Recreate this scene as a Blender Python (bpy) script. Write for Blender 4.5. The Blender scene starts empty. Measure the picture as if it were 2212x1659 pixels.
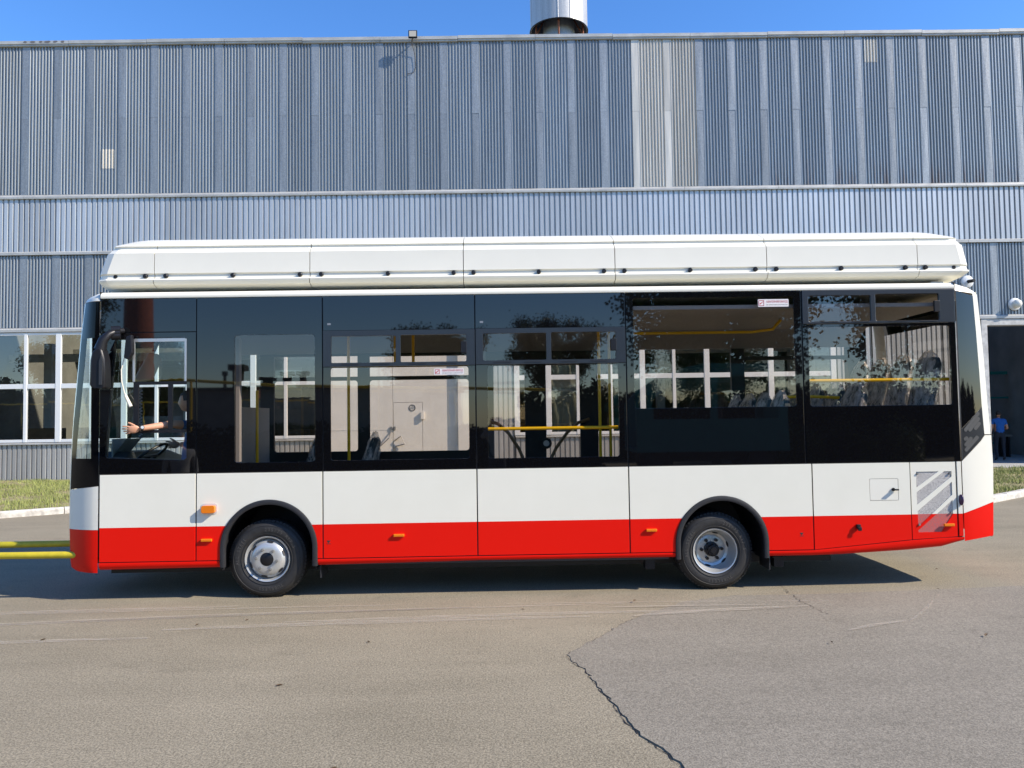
import bpy, bmesh, math, random
from mathutils import Vector, Matrix, geometry
R = math.radians
random.seed(7)
S = bpy.context.scene
COL = S.collection

# ------------------------------------------------------------------ camera
cam = bpy.data.cameras.new('camera'); camo = bpy.data.objects.new('camera', cam); COL.objects.link(camo)
camo.location = (0, -8.02, 1.83)
camo.rotation_mode = 'QUATERNION'
camo.rotation_quaternion = (Matrix.Rotation(R(-.97), 3, 'Z') @ Matrix.Rotation(R(92.5), 3, 'X') @ Matrix.Rotation(R(-.84), 3, 'Z')).to_quaternion()
cam.sensor_width = 36; cam.lens = 36 * 1660 / 2212; cam.clip_end = 2000; cam.clip_start = .05
S.camera = camo
# ------------------------------------------------------------------ sky and sun
SUN = Vector((1.27, -.48, 1.0)).normalized()          # direction towards the sun
w = bpy.data.worlds.new('World'); S.world = w; w.use_nodes = True
nt = w.node_tree; bg = nt.nodes['Background']
sky = nt.nodes.new('ShaderNodeTexSky'); sky.sky_type = 'NISHITA'; sky.sun_disc = False
sky.sun_elevation = math.asin(SUN.z); sky.sun_rotation = math.atan2(SUN.x, SUN.y)
sky.altitude = 100; sky.air_density = 1.0; sky.dust_density = .2; sky.ozone_density = 4.5
hs = nt.nodes.new('ShaderNodeHueSaturation'); hs.inputs['Hue'].default_value = .507; hs.inputs['Saturation'].default_value = 1.2; hs.inputs['Value'].default_value = 1.08
nt.links.new(sky.outputs[0], hs.inputs['Color']); nt.links.new(hs.outputs[0], bg.inputs[0]); bg.inputs[1].default_value = .14
sl = bpy.data.lights.new('sun', 'SUN'); so = bpy.data.objects.new('sun', sl); COL.objects.link(so)
sl.energy = 4.3; sl.angle = R(.5); sl.color = (1, .90, .77)
so.rotation_mode = 'QUATERNION'; so.rotation_quaternion = (-SUN).to_track_quat('-Z', 'Y'); so.location = (30, -10, 25)
S.view_settings.view_transform = 'Standard'; S.view_settings.look = 'None'
S.view_settings.exposure = .82; S.view_settings.gamma = 1; S.view_settings.use_curve_mapping = False
S.render.engine = 'CYCLES'
c = S.cycles
c.use_denoising = True; c.max_bounces = 8; c.diffuse_bounces = 4; c.glossy_bounces = 4; c.transmission_bounces = 6
c.transparent_max_bounces = 24; c.sample_clamp_indirect = 6; c.caustics_reflective = False; c.caustics_refractive = False

# ------------------------------------------------------------------ materials
def nodes(m):
    m.use_nodes = True
    return m.node_tree, m.node_tree.nodes['Principled BSDF']
def pos(t, scale=(1, 1, 1)):
    g = t.nodes.new('ShaderNodeNewGeometry'); mp = t.nodes.new('ShaderNodeMapping')
    mp.inputs['Scale'].default_value = scale
    t.links.new(g.outputs['Position'], mp.inputs['Vector']); return mp.outputs[0]
def noise(t, vec, scale, detail=3, rough=.6):
    n = t.nodes.new('ShaderNodeTexNoise'); n.inputs['Scale'].default_value = scale
    n.inputs['Detail'].default_value = detail; n.inputs['Roughness'].default_value = rough
    t.links.new(vec, n.inputs['Vector']); return n.outputs['Fac']
def ramp(t, fac, a, b, ca=(0, 0, 0, 1), cb=(1, 1, 1, 1)):
    r = t.nodes.new('ShaderNodeValToRGB'); e = r.color_ramp.elements
    e[0].position = a; e[1].position = b; e[0].color = ca; e[1].color = cb
    t.links.new(fac, r.inputs[0]); return r.outputs[0]
def mix(t, fac, a, b, mode='MIX'):
    n = t.nodes.new('ShaderNodeMix'); n.data_type = 'RGBA'; n.blend_type = mode
    for s, v in ((0, fac), (6, a), (7, b)):
        if hasattr(v, 'links'): t.links.new(v, n.inputs[s])
        elif s == 0: n.inputs[s].default_value = v
        else: n.inputs[s].default_value = (*v[:3], 1)
    return n.outputs[2]
def bump(t, p, h, strength, dist=.01):
    b = t.nodes.new('ShaderNodeBump'); b.inputs['Strength'].default_value = strength; b.inputs['Distance'].default_value = dist
    t.links.new(h, b.inputs['Height']); t.links.new(b.outputs[0], p.inputs['Normal']); return b
def M(name, col, rough=.5, metal=0, spec=.5, var=0, vs=6, bmp=0, bs=40, coat=0, ior=None, stretch=(1, 1, 1)):
    m = bpy.data.materials.new(name); t, p = nodes(m)
    p.inputs['Base Color'].default_value = (*col, 1); p.inputs['Roughness'].default_value = rough
    p.inputs['Metallic'].default_value = metal; p.inputs['Specular IOR Level'].default_value = spec
    if coat: p.inputs['Coat Weight'].default_value = coat; p.inputs['Coat Roughness'].default_value = .03
    if ior: p.inputs['IOR'].default_value = ior
    if var:
        f = noise(t, pos(t, stretch), vs, 4)
        lo = [x * (1 - var) for x in col]; hi = [min(1, x * (1 + var)) for x in col]
        t.links.new(ramp(t, f, .3, .7, (*lo, 1), (*hi, 1)), p.inputs['Base Color'])
    if bmp:
        bump(t, p, noise(t, pos(t, stretch), bs, 3), bmp)
    return m
m_white = M('white_paint', (.77, .748, .645), .3, spec=.35, var=.025, vs=1.5)
m_black = M('black_plastic', (.010, .010, .012), .4, spec=.35)
m_dark = M('dark_metal', (.012, .012, .014), .55)
m_rubber = M('rubber_trim', (.018, .018, .02), .6, var=.15, vs=20)
m_tyre = M('tyre_rubber', (.021, .0205, .02), .62, var=.25, vs=14, bmp=.2, bs=60)
m_yellow = M('yellow_paint', (.85, .52, .005), .3)
m_tow = M('tow_bar_paint', (.52, .42, .02), .45, var=.12, vs=9)
m_orange = M('amber_plastic', (.75, .19, .006), .2)
m_frame = M('anodised_frame', (.02, .024, .03), .3, spec=.6)
m_silver = M('silver_paint', (.52, .53, .52), .3, metal=.5)
m_chrome = M('bright_rail', (.5, .52, .53), .28, metal=.55)
m_steel = M('steel', (.3, .3, .29), .35, metal=.6)
m_seat = M('seat_fabric', (.05, .07, .08), .8, var=.3, vs=15)
m_grey = M('grey_interior_panel', (.32, .315, .315), .6)
m_floor = M('dark_floor', (.05, .05, .055), .6)
m_dash = M('dashboard_plastic', (.03, .032, .034), .5)
m_skin = M('skin', (.55, .28, .17), .5, var=.08, vs=25)
m_hair = M('dark_hair', (.03, .022, .016), .7)
m_hairg = M('grey_hair', (.25, .24, .23), .7)
m_blue = M('blue_cotton', (.02, .13, .42), .85, var=.12, vs=12)
m_navy = M('dark_trousers', (.025, .03, .04), .85, var=.15, vs=12)
m_shoe = M('shoe', (.03, .03, .035), .6)
m_lgrey = M('grey_shirt', (.25, .25, .25), .85, var=.2, vs=14)
m_leaf = M('leaves', (.035, .07, .018), .55, var=.5, vs=2)
m_leafl = M('yellowish_leaves', (.11, .13, .02), .55, var=.4, vs=3)
m_bark = M('bark', (.09, .07, .05), .9, var=.3, vs=8, bmp=.5)
m_brick = M('brick', (.3, .09, .05), .85, var=.3, vs=3)
m_conc = M('concrete', (.36, .35, .32), .9, var=.15, vs=2, bmp=.2)
m_teal = M('teal_primer', (.02, .2, .2), .4, var=.1)
m_kerb = M('white_kerb_paint', (.5, .475, .42), .85, var=.3, vs=9, bmp=.4, bs=30)
m_pvc = M('white_pvc', (.72, .73, .72), .35)
m_gate = M('cream_gate_paint', (.68, .66, .61), .5, var=.06, vs=2)
m_hall = M('hall_wall', (.22, .21, .18), .9, var=.2, vs=1)
m_ledge = M('flashing', (.42, .42, .4), .45, metal=.2, var=.18, vs=5, stretch=(.4, 1, 1))
m_red = M('red_text', (.5, .02, .02), .5)
m_txt = M('dark_text', (.03, .03, .03), .5)
m_stk = M('white_sticker', (.75, .72, .7), .5)

def paint_two():
    m = bpy.data.materials.new('white_over_red_paint'); t, p = nodes(m)
    g = t.nodes.new('ShaderNodeNewGeometry'); s = t.nodes.new('ShaderNodeSeparateXYZ'); t.links.new(g.outputs['Position'], s.inputs[0])
    a = t.nodes.new('ShaderNodeMath'); a.operation = 'GREATER_THAN'; a.inputs[1].default_value = .757; t.links.new(s.outputs['Z'], a.inputs[0])
    d = noise(t, pos(t, (1, 1, 1)), 2.2, 4)
    wh = ramp(t, d, .3, .7, (.755, .735, .625, 1), (.785, .765, .655, 1))
    t.links.new(mix(t, a.outputs[0], (.74, .007, .002), wh), p.inputs['Base Color'])
    bump(t, p, noise(t, pos(t, (.6, 1, 1)), 2.0, 2), .035, .01)
    p.inputs['Roughness'].default_value = .3; p.inputs['Specular IOR Level'].default_value = .22
    return m
m_two = paint_two()
m_redp = M('red_paint', (.74, .007, .002), .34, spec=.18)

def gloss_black():
    m = bpy.data.materials.new('black_glass'); t, p = nodes(m)
    p.inputs['Base Color'].default_value = (.004, .004, .005, 1); p.inputs['Roughness'].default_value = .02; p.inputs['IOR'].default_value = 1.62
    bump(t, p, noise(t, pos(t, (1, 1, .6)), 1.6, 1), .03, .01)
    return m
m_blk = gloss_black()
m_blk2 = M('dull_black_border', (.004, .004, .005), .08, spec=.18)
def clear(name, tint, ior=1.6, wav=.05, ws=3, rough=.0):
    m = bpy.data.materials.new(name); m.use_nodes = True; t = m.node_tree
    t.nodes.remove(t.nodes['Principled BSDF']); out = t.nodes['Material Output']
    tr = t.nodes.new('ShaderNodeBsdfTransparent'); tr.inputs[0].default_value = (*tint, 1)
    gl = t.nodes.new('ShaderNodeBsdfGlossy'); gl.inputs['Roughness'].default_value = rough; gl.inputs[0].default_value = (1, 1, 1, 1)
    ge = t.nodes.new('ShaderNodeNewGeometry'); dp = t.nodes.new('ShaderNodeVectorMath'); dp.operation = 'DOT_PRODUCT'
    t.links.new(ge.outputs['Incoming'], dp.inputs[0]); t.links.new(ge.outputs['Normal'], dp.inputs[1])
    f0 = min(.3, 2 * ((ior - 1) / (ior + 1)) ** 2)
    def mth(op, a, b_):
        n = t.nodes.new('ShaderNodeMath'); n.operation = op
        for i, q in enumerate((a, b_)):
            if hasattr(q, 'links'): t.links.new(q, n.inputs[i])
            else: n.inputs[i].default_value = q
        return n.outputs[0]
    co = mth('ABSOLUTE', dp.outputs['Value'], 0); om = mth('SUBTRACT', 1.0, co); p5 = mth('POWER', om, 5.0)
    fr_out = mth('ADD', f0, mth('MULTIPLY', 1 - f0, p5))
    g = t.nodes.new('ShaderNodeNewGeometry'); v = t.nodes.new('ShaderNodeBump')
    v.inputs['Strength'].default_value = wav; v.inputs['Distance'].default_value = .01
    t.links.new(noise(t, pos(t, (1, 1, .6)), ws, 2), v.inputs['Height']); t.links.new(v.outputs[0], gl.inputs['Normal'])
    mx = t.nodes.new('ShaderNodeMixShader'); t.links.new(fr_out, mx.inputs[0])
    t.links.new(tr.outputs[0], mx.inputs[1]); t.links.new(gl.outputs[0], mx.inputs[2]); t.links.new(mx.outputs[0], out.inputs[0])
    return m
m_pane = clear('bronze_tinted_glass', (.89, .83, .77), 1.5, .035)
m_cab = clear('clear_glass', (.84, .92, .90), 1.45)
m_bpane = clear('hall_window_glass', (.58, .60, .56), 1.7, .06, 2)
def wrap():
    m = bpy.data.materials.new('crumpled_plastic_film'); m.use_nodes = True; t = m.node_tree
    t.nodes.remove(t.nodes['Principled BSDF']); out = t.nodes['Material Output']
    tr = t.nodes.new('ShaderNodeBsdfTransparent'); tr.inputs[0].default_value = (.93, .92, .9, 1)
    p = t.nodes.new('ShaderNodeBsdfPrincipled'); p.inputs['Base Color'].default_value = (.85, .82, .78, 1); p.inputs['Roughness'].default_value = .15
    f = noise(t, pos(t, (1, 1, .45)), 16, 4, .7)
    b = t.nodes.new('ShaderNodeBump'); b.inputs['Strength'].default_value = .9; b.inputs['Distance'].default_value = .03
    t.links.new(f, b.inputs['Height']); t.links.new(b.outputs[0], p.inputs['Normal'])
    mx = t.nodes.new('ShaderNodeMixShader'); t.links.new(ramp(t, f, .36, .7, (.14, .14, .14, 1), (.85, .85, .85, 1)), mx.inputs[0])
    t.links.new(tr.outputs[0], mx.inputs[1]); t.links.new(p.outputs[0], mx.inputs[2]); t.links.new(mx.outputs[0], out.inputs[0])
    return m
m_wrap = wrap()

def galv(name, col, spang=.25, rust=False):
    m = bpy.data.materials.new(name); t, p = nodes(m)
    tc = t.nodes.new('ShaderNodeTexCoord'); oi = t.nodes.new('ShaderNodeObjectInfo')
    P = pos(t)
    v = t.nodes.new('ShaderNodeTexVoronoi'); v.inputs['Scale'].default_value = 34; t.links.new(P, v.inputs['Vector'])
    sp = ramp(t, v.outputs['Color'], .1, .9, (*[x * (1 - spang) for x in col], 1), (*[x * (1 + spang) for x in col], 1))
    st = noise(t, pos(t, (5, 1, .25)), 1.6, 5)
    cl = mix(t, .5, sp, ramp(t, st, .3, .7, (*[x * .74 for x in col], 1), (*[x * 1.24 for x in col], 1)))
    hs = t.nodes.new('ShaderNodeHueSaturation'); mr = t.nodes.new('ShaderNodeMapRange'); mr.inputs[3].default_value = .88; mr.inputs[4].default_value = 1.12
    t.links.new(oi.outputs['Random'], mr.inputs[0]); t.links.new(mr.outputs[0], hs.inputs['Value']); t.links.new(cl, hs.inputs['Color'])
    res = hs.outputs[0]
    if rust:
        g = t.nodes.new('ShaderNodeNewGeometry'); s = t.nodes.new('ShaderNodeSeparateXYZ'); t.links.new(g.outputs['Position'], s.inputs[0])
        zz = t.nodes.new('ShaderNodeMapRange'); zz.inputs[1].default_value = 10.0; zz.inputs[2].default_value = 9.1; t.links.new(s.outputs['Z'], zz.inputs[0])
        rn = ramp(t, noise(t, pos(t, (9, 1, .6)), 1.0, 4), .5, .62)
        mm = t.nodes.new('ShaderNodeMath'); mm.operation = 'MULTIPLY'; t.links.new(zz.outputs[0], mm.inputs[0]); t.links.new(rn, mm.inputs[1])
        xr = t.nodes.new('ShaderNodeMapRange'); xr.inputs[1].default_value = 6.5; xr.inputs[2].default_value = 9; t.links.new(s.outputs['X'], xr.inputs[0])
        m2 = t.nodes.new('ShaderNodeMath'); m2.operation = 'MULTIPLY'; t.links.new(mm.outputs[0], m2.inputs[0]); t.links.new(xr.outputs[0], m2.inputs[1])
        m3 = t.nodes.new('ShaderNodeMath'); m3.operation = 'MULTIPLY'; m3.inputs[1].default_value = .6; t.links.new(m2.outputs[0], m3.inputs[0])
        res = mix(t, m3.outputs[0], res, (.17, .085, .045))
    t.links.new(res, p.inputs['Base Color'])
    p.inputs['Roughness'].default_value = .42; p.inputs['Metallic'].default_value = .4
    return m
m_galv = galv('galvanised_sheet', (.28, .309, .328), .1, True)
m_galvlo = galv('galvanised_lower', (.275, .305, .328), .08)
m_flat = galv('galvanised_flat', (.26, .278, .288), .32)
m_clad = galv('pale_cladding', (.45, .475, .495), .03)
m_base = galv('warm_cladding', (.42, .41, .385), .03)
m_beige = galv('unpainted_beige_sheet', (.55, .505, .425), .04)
m_stack = galv('stack_sheet', (.5, .5, .49), .15)

def asphalt(name, a, b, gsc, grain):
    m = bpy.data.materials.new(name); t, p = nodes(m); P = pos(t)
    big = noise(t, P, .35, 5, .6); med = noise(t, pos(t, (.5, 2.2, 1)), 1.3, 4)
    base = mix(t, ramp(t, big, .35, .65), a, b)
    base = mix(t, ramp(t, med, .4, .75, (0, 0, 0, 1), (.35, .35, .35, 1)), base, [x * 1.25 for x in b])
    st = noise(t, pos(t, (1, 1.6, 1)), 1.9, 5, .65)
    base = mix(t, ramp(t, st, .58, .74, (0, 0, 0, 1), (.4, .4, .4, 1)), base, [x * .68 for x in a])
    g1 = noise(t, P, gsc, 2, .8)
    g2 = noise(t, P, gsc * .33, 2, .7)
    base = mix(t, 1.0, base, ramp(t, g2, .35, .65, (.91, .91, .91, 1), (1.08, 1.08, 1.08, 1)), 'MULTIPLY')
    gr = ramp(t, g1, .38, .62, (1 - grain, 1 - grain, 1 - grain, 1), (1 + grain, 1 + grain, 1 + grain, 1))
    base = mix(t, 1.0, base, gr, 'MULTIPLY')
    v = t.nodes.new('ShaderNodeTexVoronoi'); v.inputs['Scale'].default_value = 60; t.links.new(P, v.inputs['Vector'])
    sp = ramp(t, v.outputs['Distance'], .06, .13, (1, 1, 1, 1), (0, 0, 0, 1))
    w_ = noise(t, P, 9, 2); sel = ramp(t, w_, .55, .66)
    mm = t.nodes.new('ShaderNodeMath'); mm.operation = 'MULTIPLY'; t.links.new(sp, mm.inputs[0]); t.links.new(sel, mm.inputs[1])
    base = mix(t, mm.outputs[0], base, [x * .45 for x in a])
    t.links.new(base, p.inputs['Base Color']); p.inputs['Roughness'].default_value = .9; p.inputs['Specular IOR Level'].default_value = .25
    bump(t, p, g1, .55, .006)
    return m
m_asph = asphalt('pale_worn_asphalt', (.200, .174, .123), (.250, .218, .157), 75, .36)
m_asph2 = asphalt('grey_asphalt', (.185, .165, .130), (.218, .196, .156), 85, .28)
def scuff():
    m = bpy.data.materials.new('pale_scuff'); m.use_nodes = True; t = m.node_tree; p = t.nodes['Principled BSDF']; out = t.nodes['Material Output']
    p.inputs['Base Color'].default_value = (.46, .41, .33, 1); p.inputs['Roughness'].default_value = .95
    tr = t.nodes.new('ShaderNodeBsdfTransparent'); mx = t.nodes.new('ShaderNodeMixShader')
    f = noise(t, pos(t, (.6, 6, 1)), 5, 5, .75)
    t.links.new(ramp(t, f, .34, .74, (0, 0, 0, 1), (.75, .75, .75, 1)), mx.inputs[0])
    t.links.new(tr.outputs[0], mx.inputs[1]); t.links.new(p.outputs[0], mx.inputs[2]); t.links.new(mx.outputs[0], out.inputs[0]); return m
m_scuff = scuff()
m_soil = M('dry_grass_soil', (.27, .23, .11), .95, var=.35, vs=3, bmp=.6, bs=25)
m_blade = M('grass_blades', (.22, .245, .07), .8, var=.4, vs=4)

# ------------------------------------------------------------------ mesh helpers
class MB:
    def __init__(s): s.v = []; s.f = []; s.m = []
    def add(s, v, f, m=0):
        o = len(s.v); s.v += [tuple(x) for x in v]; s.f += [tuple(o + i for i in q) for q in f]; s.m += [m] * len(f); return s
    def box(s, x0, x1, y0, y1, z0, z1, m=0):
        return s.add([(x, y, z) for x in (x0, x1) for y in (y0, y1) for z in (z0, z1)],
                     [(0, 1, 3, 2), (4, 6, 7, 5), (0, 4, 5, 1), (2, 3, 7, 6), (0, 2, 6, 4), (1, 5, 7, 3)], m)
    def plate(s, outer, holes, y0, y1, m=0, mp=None):
        mp = mp or (lambda x, z, y: (x, y, z))
        loops = [outer] + list(holes)
        tris = geometry.tessellate_polygon([[Vector((x, z, 0)) for x, z in l] for l in loops])
        flat = [p for l in loops for p in l]; n = len(flat)
        v = [mp(x, z, y0) for x, z in flat] + [mp(x, z, y1) for x, z in flat]
        f = [tuple(t) for t in tris] + [tuple(n + i for i in reversed(t)) for t in tris]
        o = 0
        for l in loops:
            k = len(l)
            for i in range(k):
                j = (i + 1) % k; f.append((o + i, o + j, n + o + j, n + o + i))
            o += k
        return s.add(v, f, m)
    def sheet(s, outer, y, m=0, mp=None):
        mp = mp or (lambda x, z, y: (x, y, z))
        tris = geometry.tessellate_polygon([[Vector((x, z, 0)) for x, z in outer]])
        return s.add([mp(x, z, y) for x, z in outer], [tuple(t) for t in tris], m)
    def tube(s, pts, r, n=10, m=0, cap=True):
        pts = [Vector(p) for p in pts]; rs = r if isinstance(r, (list, tuple)) else [r] * len(pts)
        v = []; f = []; up = None
        for i, p in enumerate(pts):
            d = (pts[min(i + 1, len(pts) - 1)] - pts[max(i - 1, 0)]).normalized()
            if up is None: up = d.orthogonal().normalized()
            up = (up - d * up.dot(d)).normalized(); q = d.cross(up)
            for k in range(n):
                a = 2 * math.pi * k / n; v.append(p + (up * math.cos(a) + q * math.sin(a)) * rs[i])
        for i in range(len(pts) - 1):
            for k in range(n):
                f.append((i * n + k, i * n + (k + 1) % n, (i + 1) * n + (k + 1) % n, (i + 1) * n + k))
        if cap: f.append(tuple(range(n))[::-1]); f.append(tuple((len(pts) - 1) * n + k for k in range(n)))
        return s.add(v, f, m)
    def lathe(s, prof, cx, cz, n=48, m=0, a0=0, a1=2 * math.pi, cy=0):
        v = []; f = []; full = abs(a1 - a0 - 2 * math.pi) < 1e-6; nn = n if full else n + 1
        for i in range(nn):
            a = a0 + (a1 - a0) * i / n
            for r, y in prof: v.append((cx + r * math.cos(a), cy + y, cz + r * math.sin(a)))
        k = len(prof)
        for i in range(n):
            j = (i + 1) % nn
            for q in range(k - 1): f.append((i * k + q, j * k + q, j * k + q + 1, i * k + q + 1))
        return s.add(v, f, m)
    def prism(s, prof, xs, m=0, close=True):          # profile (y,z) swept along x; xs: list of x or functions of (y,z)
        k = len(prof); v = []; f = []
        for x in xs:
            for y, z in prof: v.append((x(y, z) if callable(x) else x, y, z))
        for i in range(len(xs) - 1):
            for q in range(k if close else k - 1):
                p = (q + 1) % k; f.append((i * k + q, i * k + p, (i + 1) * k + p, (i + 1) * k + q))
        if close: f.append(tuple(range(k))); f.append(tuple((len(xs) - 1) * k + q for q in range(k))[::-1])
        return s.add(v, f, m)
    def ball(s, c, r, nu=12, nv=8, m=0):
        r = r if isinstance(r, (tuple, list)) else (r, r, r); v = []; f = []
        for j in range(nv + 1):
            b = math.pi * j / nv
            for i in range(nu):
                a = 2 * math.pi * i / nu
                v.append((c[0] + r[0] * math.sin(b) * math.cos(a), c[1] + r[1] * math.sin(b) * math.sin(a), c[2] + r[2] * math.cos(b)))
        for j in range(nv):
            for i in range(nu): f.append((j * nu + i, j * nu + (i + 1) % nu, (j + 1) * nu + (i + 1) % nu, (j + 1) * nu + i))
        return s.add(v, f, m)
    def mesh(s, name, mats, smooth=None, fix=True):
        me = bpy.data.meshes.new(name); me.from_pydata([tuple(x) for x in s.v], [], s.f)
        for m in (mats if isinstance(mats, (list, tuple)) else [mats]): me.materials.append(m)
        if any(s.m): me.polygons.foreach_set('material_index', s.m)
        if fix:
            bm = bmesh.new(); bm.from_mesh(me); bmesh.ops.remove_doubles(bm, verts=bm.verts, dist=1e-5)
            bmesh.ops.recalc_face_normals(bm, faces=bm.faces); bm.to_mesh(me); bm.free()
        if smooth:
            me.shade_smooth(); me.set_sharp_from_angle(angle=R(smooth))
        me.update(); return me
    def build(s, name, mats, parent=None, smooth=None, bevel=0, local=False, fix=True):
        o = bpy.data.objects.new(name, s.mesh(name, mats, smooth, fix)); COL.objects.link(o)
        if parent: put(o, parent, local)
        if bevel:
            b = o.modifiers.new('bevel', 'BEVEL'); b.width = bevel; b.segments = 2; b.limit_method = 'ANGLE'; b.angle_limit = R(40)
        return o
def W(o):
    m = o.matrix_basis.copy()
    return W(o.parent) @ o.matrix_parent_inverse @ m if o.parent else m
def put(o, parent, local=False):
    o.parent = parent
    if not local: o.matrix_parent_inverse = W(parent).inverted()
def tag(o, label=None, cat=None, group=None, kind=None):
    for k, v in (('label', label), ('category', cat), ('group', group), ('kind', kind)):
        if v: o[k] = v
    return o
def thing(name, loc, label, cat, group=None, rz=0):
    o = bpy.data.objects.new(name, None); COL.objects.link(o); o.location = loc; o.rotation_euler.z = rz
    o.empty_display_size = .3; return tag(o, label, cat, group)
def copy(o, parent=None, dx=(0, 0, 0)):
    n = o.copy(); COL.objects.link(n)
    if parent: n.parent = parent
    n.location = Vector(o.location) + Vector(dx)
    return n
def copy_tree(o, parent=None, dx=(0, 0, 0)):
    n = copy(o, parent, dx)
    for ch in list(o.children):
        copy_tree(ch, n)
    return n
def rrect(x0, x1, z0, z1, r=.03, n=4):
    p = []
    for cx, cz, a in ((x1 - r, z1 - r, 0), (x0 + r, z1 - r, 90), (x0 + r, z0 + r, 180), (x1 - r, z0 + r, 270)):
        for i in range(n + 1):
            q = R(a + 90 * i / n); p.append((cx + r * math.cos(q), cz + r * math.sin(q)))
    return p
def rect(x0, x1, z0, z1): return [(x0, z0), (x1, z0), (x1, z1), (x0, z1)]
def arc(cx, cz, r, a0, a1, n): return [(cx + r * math.cos(R(a0 + (a1 - a0) * i / n)), cz + r * math.sin(R(a0 + (a1 - a0) * i / n))) for i in range(n + 1)]
def text_mesh(body, size, mat):
    cu = bpy.data.curves.new('t', 'FONT'); cu.body = body; cu.size = size; cu.align_x = 'CENTER'; cu.align_y = 'CENTER'; cu.resolution_u = 2
    o = bpy.data.objects.new('t', cu); COL.objects.link(o); bpy.context.view_layer.update()
    me = bpy.data.meshes.new_from_object(o.evaluated_get(bpy.context.evaluated_depsgraph_get()))
    bpy.data.objects.remove(o); me.materials.clear(); me.materials.append(mat); return me
def text_on(body, size, mat, loc, name, parent, width=None):   # lettering standing in the xz plane, facing -y
    me = text_mesh(body, size, mat)
    me.transform(Matrix.Rotation(R(90), 4, 'X'))
    if width:
        xs = [v.co.x for v in me.vertices]; me.transform(Matrix.Scale(width / (max(xs) - min(xs)), 4, (1, 0, 0)))
    me.transform(Matrix.Translation(loc)); o = bpy.data.objects.new(name, me); COL.objects.link(o); put(o, parent); return o
def lerp(a, b, t): return a + (b - a) * t
def tab(t, z):
    if z <= t[0][0]: return t[0][1]
    for (a, x), (b, y) in zip(t, t[1:]):
        if z <= b: return lerp(x, y, (z - a) / (b - a))
    return t[-1][1]

# ================================================================== GROUND
g = MB(); g.add([(-120, -140, 0), (120, -140, 0), (120, 60, 0), (-120, 60, 0)], [(0, 1, 2, 3)])
tag(g.build('asphalt_yard', m_asph, fix=False), kind='structure')
edge = [(1.02, -4.9), (.99, -4.4), (.933, -3.963), (.883, -3.773), (.812, -3.619), (.762, -3.455), (.72, -3.206), (.697, -2.971), (.66, -2.799), (.62, -2.615), (.6, -2.368),
        (.514, -2.204), (.494, -2.034), (.644, -1.804), (.826, -1.556), (1.034, -1.214), (1.351, -.839), (1.795, -.426), (2.3, -.215), (3.2, -.22), (4.4, -.12), (5.6, -.02), (7.5, .3), (11, .9)]
rough = []
for (a, b), (c_, d) in zip(edge, edge[1:]):
    n = max(2, int(math.hypot(c_ - a, d - b) / .045)) if a < 3 else 4
    for i in range(n):
        t = i / n; j = .016 if i else .0
        rough.append((lerp(a, c_, t) + random.uniform(-j, j), lerp(b, d, t) + random.uniform(-j, j)))
rough += [edge[-1], (14, -5), (6, -7.5), (1.0, -7.5)]
p = MB()
hgt = lambda x, y: 0.004 + .0045 * max(0, min(1, (-2.0 - y) / 1.4))
tr = geometry.tessellate_polygon([[Vector((x, y, 0)) for x, y in rough]])
n = len(rough)
p.add([(x, y, hgt(x, y)) for x, y in rough] + [(x, y, -.01) for x, y in rough], [tuple(t) for t in tr] + [(i, (i + 1) % n, n + (i + 1) % n, n + i) for i in range(n)])
tag(p.build('asphalt_patch', m_asph2), kind='structure')
# open joint along the broken edge of the patch
ck = MB()
def crack(path, w0, z, jit=.012):
    q = []
    for (a, b), (c_, d) in zip(path, path[1:]):
        n = max(2, int(math.hypot(c_ - a, d - b) / .03))
        for i in range(n): q.append((lerp(a, c_, i / n) + random.uniform(-jit, jit), lerp(b, d, i / n) + random.uniform(-jit, jit)))
    v = []; f = []
    for i, (x, y) in enumerate(q):
        ww = w0 * random.uniform(.15, 1.0); v += [(x - ww, y, z), (x + ww * .4, y, z)]
        if i: f.append((2 * i - 2, 2 * i - 1, 2 * i + 1, 2 * i))
    ck.add(v, f)
crack([(x - .008, y) for x, y in edge[:12]], .007, .0035)
crack(edge[11:17], .0035, .0055, .014)
crack([(2.979, .3), (2.95, .05), (2.92, -.3), (2.905, -.5), (2.93, -.8), (2.95, -1.04)], .006, .0085, .02)
tag(ck.build('asphalt_crack', m_dark, fix=False), kind='structure')
sc = MB()
def strip(path, wd, z):
    v = []; f = []; P_ = [Vector((*q, 0)) for q in path]
    for i, q in enumerate(P_):
        d = (P_[min(i + 1, len(P_) - 1)] - P_[max(i - 1, 0)]).normalized(); nn = Vector((-d.y, d.x, 0))
        ww = wd * (.3 + .7 * math.sin(math.pi * (i + .5) / len(P_)))
        v += [(*(q + nn * ww).xy, z), (*(q - nn * ww).xy, z)]
        if i: f.append((2 * i - 2, 2 * i - 1, 2 * i + 1, 2 * i))
    sc.add(v, f)
def curve(x0, y0, x1, y1, b, n=14): return [(lerp(x0, x1, i / n), lerp(y0, y1, i / n) + b * math.sin(math.pi * i / n)) for i in range(n + 1)]
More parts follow.
